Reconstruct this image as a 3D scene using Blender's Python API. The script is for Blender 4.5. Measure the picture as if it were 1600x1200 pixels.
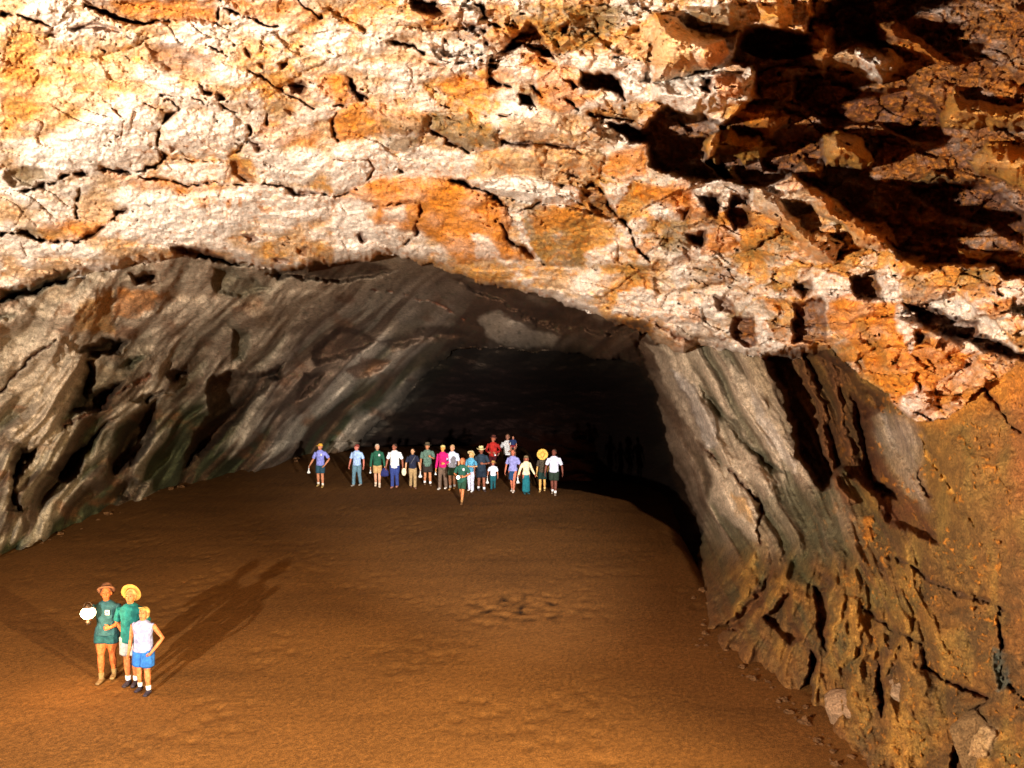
import bpy, bmesh, math, random
import numpy as np
from mathutils import Vector, Matrix

for o in list(bpy.data.objects):
    bpy.data.objects.remove(o)
SC = bpy.context.scene
COL = SC.collection

# ------------------------------------------------------------------ camera, world, lamps
F = 1400.0
CAM = np.array([0.0, 0.0, 6.0])
TH = math.atan(75.0 / F)
cam_d = bpy.data.cameras.new('camera')
cam_d.lens = 31.5; cam_d.sensor_width = 36.0
cam_d.clip_start = 0.1; cam_d.clip_end = 400
cam = bpy.data.objects.new('camera', cam_d); COL.objects.link(cam)
cam.location = CAM
cam.rotation_euler = (math.radians(90) - TH, 0, 0)
SC.camera = cam

w = bpy.data.worlds.new('World'); SC.world = w; w.use_nodes = True
bg = w.node_tree.nodes['Background']
bg.inputs[0].default_value = (1.0, 0.32, 0.10, 1); bg.inputs[1].default_value = 0.30

def spot(name, loc, target, power, color, cone, blend, size):
    d = bpy.data.lights.new(name, 'SPOT'); d.energy = power; d.color = color
    d.spot_size = math.radians(cone); d.spot_blend = blend; d.shadow_soft_size = size
    o = bpy.data.objects.new(name, d); COL.objects.link(o)
    o.location = loc
    o.rotation_euler = (Vector(target) - Vector(loc)).to_track_quat('-Z', 'Y').to_euler()
    return o
spot('flood_or_fill_lamp', (-7.5, -0.8, 5.0), (2.8, 18, 9.0), 33500, (1.0, 0.88, 0.71), 118, 0.45, 0.12)
spot('flood_or_fill_lamp', (6.2, 2.6, 4.0), (-5.5, 13.5, -3.5), 36000, (1.0, 0.78, 0.44), 66, 0.9, 0.15)
spot('flood_or_fill_lamp', (4.0, 0.0, 5.4), (-3.5, 38, 0.9), 88000, (1.0, 0.93, 0.88), 26, 1.0, 0.15)  # added fill lamp, out of view, brightens the group at the back

SC.view_settings.view_transform = 'Standard'; SC.view_settings.look = 'None'
SC.view_settings.exposure = 0.0; SC.view_settings.gamma = 1.0
SC.cycles.max_bounces = 4; SC.cycles.diffuse_bounces = 3
SC.cycles.caustics_reflective = False; SC.cycles.caustics_refractive = False
SC.cycles.use_denoising = True

# ------------------------------------------------------------------ noise in numpy
rng = np.random.RandomState(7)
PERM = rng.permutation(512).astype(np.int64)
PERM = np.concatenate([PERM, PERM, PERM])
ANG = rng.rand(512) * 2 * math.pi
GX = np.cos(ANG).astype(np.float32); GY = np.sin(ANG).astype(np.float32)
RV = rng.rand(512, 2).astype(np.float32)
def _h(ix, iy, s):
    return PERM[(PERM[(ix + 37 * s) & 511] + iy) & 511]
def noise(x, y, s=0):
    x = np.asarray(x, dtype=np.float32); y = np.asarray(y, dtype=np.float32)
    xi = np.floor(x).astype(np.int64); yi = np.floor(y).astype(np.int64)
    fx = x - xi; fy = y - yi
    u = fx * fx * fx * (fx * (fx * 6 - 15) + 10); v = fy * fy * fy * (fy * (fy * 6 - 15) + 10)
    def g(a, b):
        h = _h(xi + a, yi + b, s)
        return GX[h] * (fx - a) + GY[h] * (fy - b)
    n0 = g(0, 0) * (1 - u) + g(1, 0) * u
    n1 = g(0, 1) * (1 - u) + g(1, 1) * u
    return (n0 * (1 - v) + n1 * v) * 1.5
def fbm(x, y, o=4, s=0, gain=0.5, ridge=False):
    t = 0; a = 1.0; n = 0
    for i in range(o):
        v = noise(x, y, s + i * 3)
        if ridge: v = 1 - 2 * np.abs(v)
        t = t + a * v; n += a; a *= gain; x = x * 2.03 + 7.7; y = y * 2.03 + 3.1
    return t / n
def worley(x, y, s=0):
    xi = np.floor(x).astype(np.int64); yi = np.floor(y).astype(np.int64)
    f1 = np.full(x.shape, 9.0, np.float32); f2 = f1.copy(); idn = np.zeros(x.shape, np.float32)
    for a in (-1, 0, 1):
        for b in (-1, 0, 1):
            h = _h(xi + a, yi + b, s)
            d = np.hypot(xi + a + RV[h, 0] - x, yi + b + RV[h, 1] - y).astype(np.float32)
            m = d < f1
            f2 = np.where(m, f1, np.minimum(f2, d)); idn = np.where(m, RV[(h + 91) & 511, 0], idn); f1 = np.where(m, d, f1)
    return f1, f2, idn
def sstep(a, b, x):
    t = np.clip((x - a) / (b - a), 0, 1)
    return t * t * (3 - 2 * t)

# ------------------------------------------------------------------ photo pixel <-> world
def ray(px, py):
    u = (np.asarray(px, float) - 800) / F; v = (600 - np.asarray(py, float)) / F
    return u, math.cos(TH) + v * math.sin(TH), v * math.cos(TH) - math.sin(TH)
def at_depth(px, py, Y):
    dx, dy, dz = ray(px, py); t = Y / dy
    return CAM[0] + dx * t, Y, CAM[2] + dz * t
def on_floor(px, py):
    dx, dy, dz = ray(px, py); t = CAM[2] / -dz
    return dx * t, dy * t

def mesh_obj(name, verts, faces, mat=None, parent=None, smooth=True):
    me = bpy.data.meshes.new(name)
    me.from_pydata([tuple(map(float, v)) for v in verts], [], faces)
    if smooth: me.polygons.foreach_set('use_smooth', [True] * len(me.polygons))
    me.update()
    if mat:
        for m in (mat if isinstance(mat, (list, tuple)) else [mat]): me.materials.append(m)
    o = bpy.data.objects.new(name, me); COL.objects.link(o)
    if parent: o.parent = parent
    return o
def tag(o, label, cat=None, group=None, kind=None):
    o['label'] = label
    if cat: o['category'] = cat
    if group: o['group'] = group
    if kind: o['kind'] = kind
    return o

# ------------------------------------------------------------------ materials
def nodes_of(name):
    m = bpy.data.materials.new(name); m.use_nodes = True
    nt = m.node_tree
    return m, nt, nt.nodes['Principled BSDF']
def rock_material(name, fine=9.0, bump=0.5, rough=0.9, spec=0.2, grain=0.35, g2=.7):
    m, nt, p = nodes_of(name)
    N = nt.nodes.new; L = nt.links.new
    at = N('ShaderNodeAttribute'); at.attribute_name = 'tint'
    tc = N('ShaderNodeTexCoord')
    n1 = N('ShaderNodeTexNoise'); n1.inputs['Scale'].default_value = fine; n1.inputs['Detail'].default_value = 8; n1.inputs['Roughness'].default_value = 0.72
    n2 = N('ShaderNodeTexNoise'); n2.inputs['Scale'].default_value = fine * 5; n2.inputs['Detail'].default_value = 4
    L(tc.outputs['Object'], n1.inputs['Vector']); L(tc.outputs['Object'], n2.inputs['Vector'])
    mr = N('ShaderNodeMapRange'); mr.inputs[1].default_value = 0.3; mr.inputs[2].default_value = 0.7
    mr.inputs[3].default_value = 1 - grain; mr.inputs[4].default_value = 1 + grain
    L(n1.outputs[0], mr.inputs[0])
    mr2 = N('ShaderNodeMapRange'); mr2.inputs[1].default_value = 0.3; mr2.inputs[2].default_value = 0.7
    mr2.inputs[3].default_value = 1 - grain * g2; mr2.inputs[4].default_value = 1 + grain * g2
    L(n2.outputs[0], mr2.inputs[0])
    mu = N('ShaderNodeMath'); mu.operation = 'MULTIPLY'; L(mr.outputs[0], mu.inputs[0]); L(mr2.outputs[0], mu.inputs[1])
    vm = N('ShaderNodeVectorMath'); vm.operation = 'SCALE'
    L(at.outputs['Color'], vm.inputs[0]); L(mu.outputs[0], vm.inputs['Scale'])
    L(vm.outputs[0], p.inputs['Base Color'])
    b = N('ShaderNodeBump'); b.inputs['Strength'].default_value = bump; b.inputs['Distance'].default_value = 0.12
    L(n1.outputs[0], b.inputs['Height'])
    b2 = N('ShaderNodeBump'); b2.inputs['Strength'].default_value = bump; b2.inputs['Distance'].default_value = 0.03
    L(n2.outputs[0], b2.inputs['Height']); L(b.outputs[0], b2.inputs['Normal'])
    L(b2.outputs[0], p.inputs['Normal'])
    p.inputs['Roughness'].default_value = rough
    p.inputs['Specular IOR Level'].default_value = spec
    return m

# ------------------------------------------------------------------ the cave shell
ST = 1.6
def axis(a, b, lo, hi):
    mid = np.arange(a, b, ST)
    L = []; x = a; s = ST
    while x > lo: s = 3.2 if x > a - 260 else s * 1.13; x -= s; L.append(x)
    R = []; x = mid[-1]; s = ST
    while x < hi: s = 3.2 if x < b + 260 else s * 1.13; x += s; R.append(x)
    return np.array(L[::-1] + list(mid) + R)
AX = axis(-24, 1624, -620, 2250)
AY = axis(-24, 1216, -520, 1330)
PX, PY = np.meshgrid(AX, AY)
PX = PX.astype(np.float32); PY = PY.astype(np.float32)
WX = PX + 9 * fbm(PX / 55, PY / 45, 3, 11) + 4 * fbm(PX / 13, PY / 13, 2, 12)
WY = PY + 9 * fbm(PX / 60, PY / 40, 3, 21) + 4 * fbm(PX / 13, PY / 13, 2, 22)

TILE = {'P': (0, 0, 1.0), '4': (0, 0, 2.857), '5': (520, 0, 2.857), '6': (1040, 0, 2.857), '7': (0, 380, 2.4),
        '8': (500, 400, 2.667), 'a': (960, 450, 2.667), 'b': (1160, 400, 2.667), 'c': (1040, 800, 2.857)}
def pts(t, s):
    ox, oy, k = TILE[t]
    v = np.array([float(q) for q in s.split()]).reshape(-1, 2)
    return v / k + np.array([ox, oy])
def window(p, pad):
    x0, y0 = p.min(0) - pad; x1, y1 = p.max(0) + pad
    i0, i1 = np.searchsorted(AY, [y0, y1]); j0, j1 = np.searchsorted(AX, [x0, x1])
    return slice(max(i0, 0), max(i1, 0)), slice(max(j0, 0), max(j1, 0))
def seg_dist(p, X, Y, closed):
    d = np.full(X.shape, 1e9, np.float32); n = len(p)
    for i in range(n if closed else n - 1):
        a = p[i]; b = p[(i + 1) % n]; ab = b - a; l = max(ab @ ab, 1e-6)
        t = np.clip(((X - a[0]) * ab[0] + (Y - a[1]) * ab[1]) / l, 0, 1)
        d = np.minimum(d, np.hypot(X - a[0] - t * ab[0], Y - a[1] - t * ab[1]))
    return d
def inside(p, X, Y):
    r = np.zeros(X.shape, bool); n = len(p)
    for i in range(n):
        a = p[i]; b = p[(i + 1) % n]
        if a[1] == b[1]: continue
        c = ((a[1] > Y) != (b[1] > Y)) & (X < (b[0] - a[0]) * (Y - a[1]) / (b[1] - a[1]) + a[0])
        r ^= c
    return r
def sdf(p, sl):
    X, Y = WX[sl], WY[sl]
    d = seg_dist(p, X, Y, True)
    return np.where(inside(p, X, Y), -d, d)

# regions
LIP = "-900 470 0 474 60 452 110 436 150 424 200 414 270 404 330 402 420 424 470 425 520 415 560 408 612 398 650 410 690 416 740 438 800 450 850 464 900 482 960 502 1010 524 1050 542 1070 548"
full = (slice(None), slice(None))
lipp = pts('P', LIP + " 1090 535 1170 555 1230 562 1300 545 1330 575 1380 615 1430 658 1480 655 1540 600 1600 560 3000 500 3000 -2000 -900 -2000")
isA = sdf(lipp, full) + 6 * (np.abs(noise(PX / 30, PY / 30, 140)) * 2 - .5) * (PX < 1290) < 0
OPEN = pts('P', "560 700 580 672 620 640 650 602 690 562 720 546 780 541 830 548 900 552 960 560 1010 580 1028 620 1040 680 1055 730 1078 780 1098 830 1085 900 1040 1000 900 1400 -700 1400 -700 905 0 872 110 828 250 775 400 738 480 714")
isC = (sdf(OPEN, full) < 0) & ~isA
RPOLY = pts('P', "1005 480 1100 470 1700 400 3000 400 3000 1500 880 1500 1040 1000 1085 900 1098 830 1078 780 1055 730 1040 680 1028 620 1010 580 1000 545")
isR = (sdf(RPOLY, full) < 0) & ~isA & ~isC
isB = ~(isA | isC | isR)

def rbf(data):
    P = np.array(data, float); X = P[:, :2] / 400.0; n = len(P)
    def k(r2): return 0.5 * r2 * np.log(r2 + 1e-9)
    d2 = ((X[:, None] - X[None]) ** 2).sum(2)
    A = np.zeros((n + 3, n + 3)); A[:n, :n] = k(d2) + 0.003 * np.eye(n); A[:n, n] = 1; A[:n, n + 1:] = X
    A[n, :n] = 1; A[n + 1:, :n] = X.T
    wv = np.linalg.solve(A, np.concatenate([P[:, 2], [0, 0, 0]]))
    gx = np.arange(-60, 1681, 12.0); gy = np.arange(-60, 1301, 12.0)
    GXX, GYY = np.meshgrid(gx / 400, gy / 400)
    Z = wv[n] + wv[n + 1] * GXX + wv[n + 2] * GYY
    for i in range(n): Z += wv[i] * k((GXX - X[i, 0]) ** 2 + (GYY - X[i, 1]) ** 2)
    fx = np.clip((AX + 60) / 12, 0, len(gx) - 1.001); fy = np.clip((AY + 60) / 12, 0, len(gy) - 1.001)
    ix = fx.astype(int); iy = fy.astype(int); ux = (fx - ix)[None]; uy = (fy - iy)[:, None]
    Z0 = Z[iy][:, ix] * (1 - ux) + Z[iy][:, ix + 1] * ux
    Z1 = Z[iy + 1][:, ix] * (1 - ux) + Z[iy + 1][:, ix + 1] * ux
    return (Z0 * (1 - uy) + Z1 * uy).astype(np.float32)

DA = rbf([(0,0,12),(400,0,12.5),(800,0,12.5),(1200,0,11.5),(1600,0,9), (0,200,14.5),(400,200,15.5),(800,200,15.5),(1200,200,13.5),(1600,200,9.8),
          (0,320,16.5),(0,470,19),(300,400,19.5),(600,400,20.5),(800,450,20.5),(1050,540,20),(1200,450,17),(1300,540,15.5),(1450,450,12.8),(1600,400,10.2),
          (1430,650,13.2),(1600,560,10.2),(1500,600,11.8),(400,550,23),(800,600,22)])
DB = rbf([(0,470,19.2),(0,600,21.5),(0,870,24.3),(200,450,22),(200,600,26),(100,830,27.5),(250,772,34),(400,735,40),(480,712,45),(400,450,26),(600,430,27.5),
          (800,480,28),(950,530,27),(400,600,33),(550,600,41),(600,520,38),(700,540,42),(850,550,40),(980,570,31),(1020,600,29),(300,550,29),(560,690,51),(0,1000,24.5),(250,900,34),
          (1100,560,25),(1040,700,26)])
DR = rbf([(1080,900,22.4),(1100,1000,17.8),(1200,1060,15.8),(1260,1120,14.3),(1330,1200,12.6),(1600,1200,9.6),(1600,900,9.6),(1600,650,10.2),(1600,560,10.2),(1500,750,11.2),(1430,665,13.4),(1400,720,14.6),
          (1300,620,18),(1350,800,15.5),(1250,800,18),(1150,700,21),(1100,620,22.5),(1030,560,25),(1040,640,25.5),(1110,780,21.6),(1170,840,19.5),(1300,950,14.6),(1400,1050,12.6),(1500,1150,11),
          (1020,540,25),(1180,560,20.5),(1080,1100,17.6),(1200,1180,14.8),(1085,830,24.5),(1240,740,19)])
DC = rbf([(700,560,47),(850,560,46),(980,580,44),(700,600,58),(850,600,62),(950,620,62),(800,700,80),(650,680,64),(1040,750,50),(1080,820,34),(560,700,56),(1030,640,44),(400,800,60),(800,900,85),(0,900,50)])
D = np.where(isA, DA, np.where(isB, DB, np.where(isR, DR, DC))).astype(np.float32)
# above the picture the roof runs on level overhead
_, dy_, dz_ = ray(0.0, np.minimum(AY, -24)); _, dy0, dz0 = ray(0.0, -24.0)
D *= np.where(AY < -24, (dz0 / dy0) / (dz_ / dy_), 1.0)[:, None].astype(np.float32)

N_ = np.array((0.085, 0.040, 0.020)); W_ = np.array((0.82, 0.75, 0.69)); T_ = np.array((0.56, 0.36, 0.19)); O_ = np.array((0.62, 0.22, 0.022)); B_ = np.array((0.24, 0.095, 0.035))
G_ = np.array((0.20, 0.12, 0.03)); K_ = np.array((0.16, 0.045, 0.016)); Y_ = np.array((0.66, 0.33, 0.06)); S_ = np.array((0.60, 0.48, 0.36)); E_ = np.array((0.060, 0.062, 0.028))
R_ = np.array((0.30, 0.10, 0.03)); L_ = np.array((0.50, 0.44, 0.40)); U_ = np.array((0.05, 0.09, 0.085))
COLS = dict(N=N_, W=W_, T=T_, O=O_, B=B_, G=G_, K=K_, Y=Y_, S=S_, E=E_, R=R_, L=L_, U=U_)
def mix(c, k, w): return c * (1 - w[..., None]) + COLS[k] * w[..., None]

C = np.zeros(PX.shape + (3,), np.float32)
n_big = fbm(PX / 170, PY / 110, 4, 31); n_mid = fbm(PX / 60, PY / 34, 4, 41); n_sm = fbm(PX / 17, PY / 13, 3, 51)
# --- outer roof: limestone white, ochre, tan
base = np.ones_like(C) * W_
base = mix(base, 'T', 0.15 + sstep(-0.30, 0.25, n_mid + 0.5 * n_big) * 0.8)
base = mix(base, 'Y', sstep(0.0, 0.4, n_big + 0.6 * n_sm + (PX - 700) / 2400) * 0.75)
base = mix(base, 'G', sstep(0.25, 0.6, fbm(PX / 80, PY / 40, 4, 61) + 0.0003 * (PX - 500)) * 0.6)
CA = base
# --- flutes
cl = PX + 0.70 * PY + 30 * fbm(PX / 150, PY / 130, 2, 71) + 0.0006 * (PY - 500) * PX
fl = fbm(cl / 62, (PY - 0.6 * PX) / 210, 3, 72, .45)
cr = PX - 0.52 * PY + 18 * fbm(PX / 110, PY / 110, 2, 73)
fr = fbm(cr / 26, (PY + 0.5 * PX) / 260, 3, 74, .38)
CB = np.ones_like(C) * S_
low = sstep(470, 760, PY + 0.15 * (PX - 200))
CB = mix(CB, 'E', np.clip(sstep(-0.12, 0.22, -fl) * (0.22 + 0.76 * low) + 0.06 + 0.32 * low, 0, 1))  # green in the flutes; more of it paints shade toward the wall base
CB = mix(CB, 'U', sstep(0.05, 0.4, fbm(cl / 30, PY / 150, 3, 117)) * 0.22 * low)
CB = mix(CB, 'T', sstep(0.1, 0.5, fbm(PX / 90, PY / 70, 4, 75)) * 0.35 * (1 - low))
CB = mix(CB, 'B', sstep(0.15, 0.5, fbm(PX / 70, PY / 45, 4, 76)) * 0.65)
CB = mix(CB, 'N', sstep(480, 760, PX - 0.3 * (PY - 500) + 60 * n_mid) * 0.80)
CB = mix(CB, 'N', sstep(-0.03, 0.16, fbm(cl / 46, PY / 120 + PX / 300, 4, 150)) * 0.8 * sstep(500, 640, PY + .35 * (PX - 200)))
gold = sstep(1000, 560, PY - 0.25 * (PX - 1400)) * sstep(1300, 1420, PX)
CR = np.ones_like(C) * np.array((0.095, 0.050, 0.017))
CR = mix(CR, 'Y', gold * 0.22)
CR = mix(CR, 'R', sstep(1440, 1620, PX - .25 * (PY - 600) + 60 * n_mid) * 0.5)
CR = mix(CR, 'G', sstep(-.1, .4, fbm(PX / 40, PY / 110, 4, 118)) * 0.75)
CR = mix(CR, 'S', sstep(1320, 1180, cr * 1.0 + 0.52 * 700 + 0 * PX) * 0.85 * sstep(900, 760, PY))
CR = mix(CR, 'E', sstep(-0.1, 0.3, -fr) * 0.7 * sstep(1450, 1300, PX))
CR = mix(CR, 'N', sstep(0.05, 0.35, fbm(cr / 12, PY / 140, 2, 119)) * 0.5 * sstep(1500, 1400, PX))
CR = mix(CR, 'Y', sstep(0.0, 0.5, fbm(PX / 60, PY / 90, 4, 77)) * 0.18 * sstep(1180, 1380, PX))
CR = mix(CR, 'O', 0.12 * sstep(830, 950, PY) * sstep(-0.3, 0.3, n_mid))
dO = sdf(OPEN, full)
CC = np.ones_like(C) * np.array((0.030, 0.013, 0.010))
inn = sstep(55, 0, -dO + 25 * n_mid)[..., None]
CC = CC * (1 - inn) + CB * 0.30 * inn  # chamber's darkness painted into the rock colour, deepening away from the opening
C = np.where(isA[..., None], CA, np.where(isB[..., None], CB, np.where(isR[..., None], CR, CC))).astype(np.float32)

# --- relief
mA = isA.astype(np.float32); mB = isB.astype(np.float32); mR = isR.astype(np.float32)
f1, f2, idc = worley(WX / 105 + 0.15 * PY / 60, WY / 46, 5)
edge = f2 - f1
f1b, f2b, idb = worley(WX / 38 + 0.2 * PY / 30, WY / 22, 9)
edb = f2b - f1b
jag = sstep(-0.35, 0.35, fbm(PX / 210, PY / 120, 2, 88) + (PX - 900) / 900)      # broken blocks to the right, smooth rock to the left
relA = 0.45 * fbm(PX / 210, PY / 120, 2, 81) + (idc - 0.5) * 0.55 * (0.25 + jag) + 0.22 * np.exp(-(edge / 0.05) ** 2) * (0.1 + 0.9 * jag) * sstep(-.05, .35, n_mid + n_big)
relA += (0.1 + jag) * ((idb - 0.5) * 0.30 + 0.05 * np.exp(-(edb / 0.1) ** 2) * sstep(-.1, .3, n_mid))
relA += 0.36 * n_mid * (0.5 + jag) + 0.14 * n_sm * (.6 + .6 * jag) + 0.045 * fbm(PX / 6, PY / 5, 2, 82)
g1, g2, idg = worley(WX / 17 + .3 * PY / 12, WY / 9 + .15 * PX / 17, 13)
relA += (idg - .5) * 0.20 * (.35 + .8 * jag) * sstep(-.25, .25, fbm(PX / 90, PY / 60, 2, 114))
bed = (PY + 0.10 * np.abs(PX - 500) - .2 * PX) / 34 + 1.6 * fbm(PX / 190, PY / 90, 2, 115)
relA += 0.22 * ((bed % 1.0) ** 2.0) * sstep(-.2, .3, fbm(PX / 130, PY / 70, 2, 116)) * (.5 + jag)
pit = np.clip(-fbm((PX + PY * .8) / 20, (PY - .35 * PX) / 9, 4, 83, .6) - 0.30 + .06 * n_mid, 0, .35) * 1.6 * sstep(0.0, 0.3, fbm(PX / 110, PY / 60, 2, 84) + 0.12)
relA += 1.5 * pit * (.4 + .6 * jag)
relB = 2.6 * fl * (0.3 + low) + 1.2 * fbm(PX / 130, PY / 75, 3, 85) + 0.20 * fbm(cl / 26, PY / 45, 3, 86) + 0.05 * fbm(PX / 8, PY / 7, 2, 87) + 0.30 * n_mid * (1 - low)
relR = 0.75 * fr * sstep(1540, 1330, PX + 0.0 * PY) * sstep(1000, 800, PY) + 0.28 * fbm(PX / 70, PY / 60, 3, 89) + 0.10 * fbm(PX / 20, PY / 17, 3, 90) + 0.03 * fbm(PX / 6, PY / 6, 2, 91)
but = sstep(820, 900, PY) * sstep(1560, 1420, PX + 0.0 * PY)
fan = np.arctan2(PX - 1330.0, PY - 640.0)
frl = fbm(fan * 15 + 0.7 * fbm(PX / 80, PY / 80, 2, 93), np.hypot(PX - 1330, PY - 640) / 110, 3, 92, .5)
relR += 0.45 * frl * but
dL = np.clip(-sdf(lipp, full), 0, 200)
D += isA * 2.2 * np.exp(-dL / 6.0) * (PX < 1330)
relC = 4.0 * fbm(PX / 90, PY / 30, 4, 94)
D += isR * 4.0 * np.exp(-np.clip(dO, 0, 200) / 9.0) + isB * 5.0 * np.exp(-np.clip(dO, 0, 200) / 9.0) * (PY < 690)
D += relA * mA - relB * mB - relR * mR + relC * isC
C = np.where((isR & (but > 0.2))[..., None], mix(C, 'Y', 0.15 * sstep(0.0, 0.4, frl) * but), C)
for lo_, hi_, kk, st_ in ((0, .22, 'O', .55), (.22, .34, 'G', .5), (.34, .5, 'Y', .4), (.86, 1, 'W', .6)):
    C = np.where((isA & (idc >= lo_) & (idc < hi_))[..., None], mix(C, kk, st_ * (.15 + .85 * jag) * sstep(0, .15, edge) * (.7 + .5 * n_sm)), C)
for lo_, hi_, kk, st_ in ((0, .18, 'O', .5), (.18, .30, 'B', .45), (.80, 1, 'W', .5)):
    C = np.where((isA & (idb >= lo_) & (idb < hi_))[..., None], mix(C, kk, st_ * (.1 + .9 * jag) * sstep(0, .2, edb)), C)
C = np.where((isA)[..., None], mix(C, 'B', np.clip(pit * 4, 0, 0.7) * (.4 + .6 * jag)), C)
C = np.where((isA)[..., None], mix(C, 'B', 0.55 * np.exp(-(edge / 0.03) ** 2) * (0.15 + jag)), C)

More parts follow.
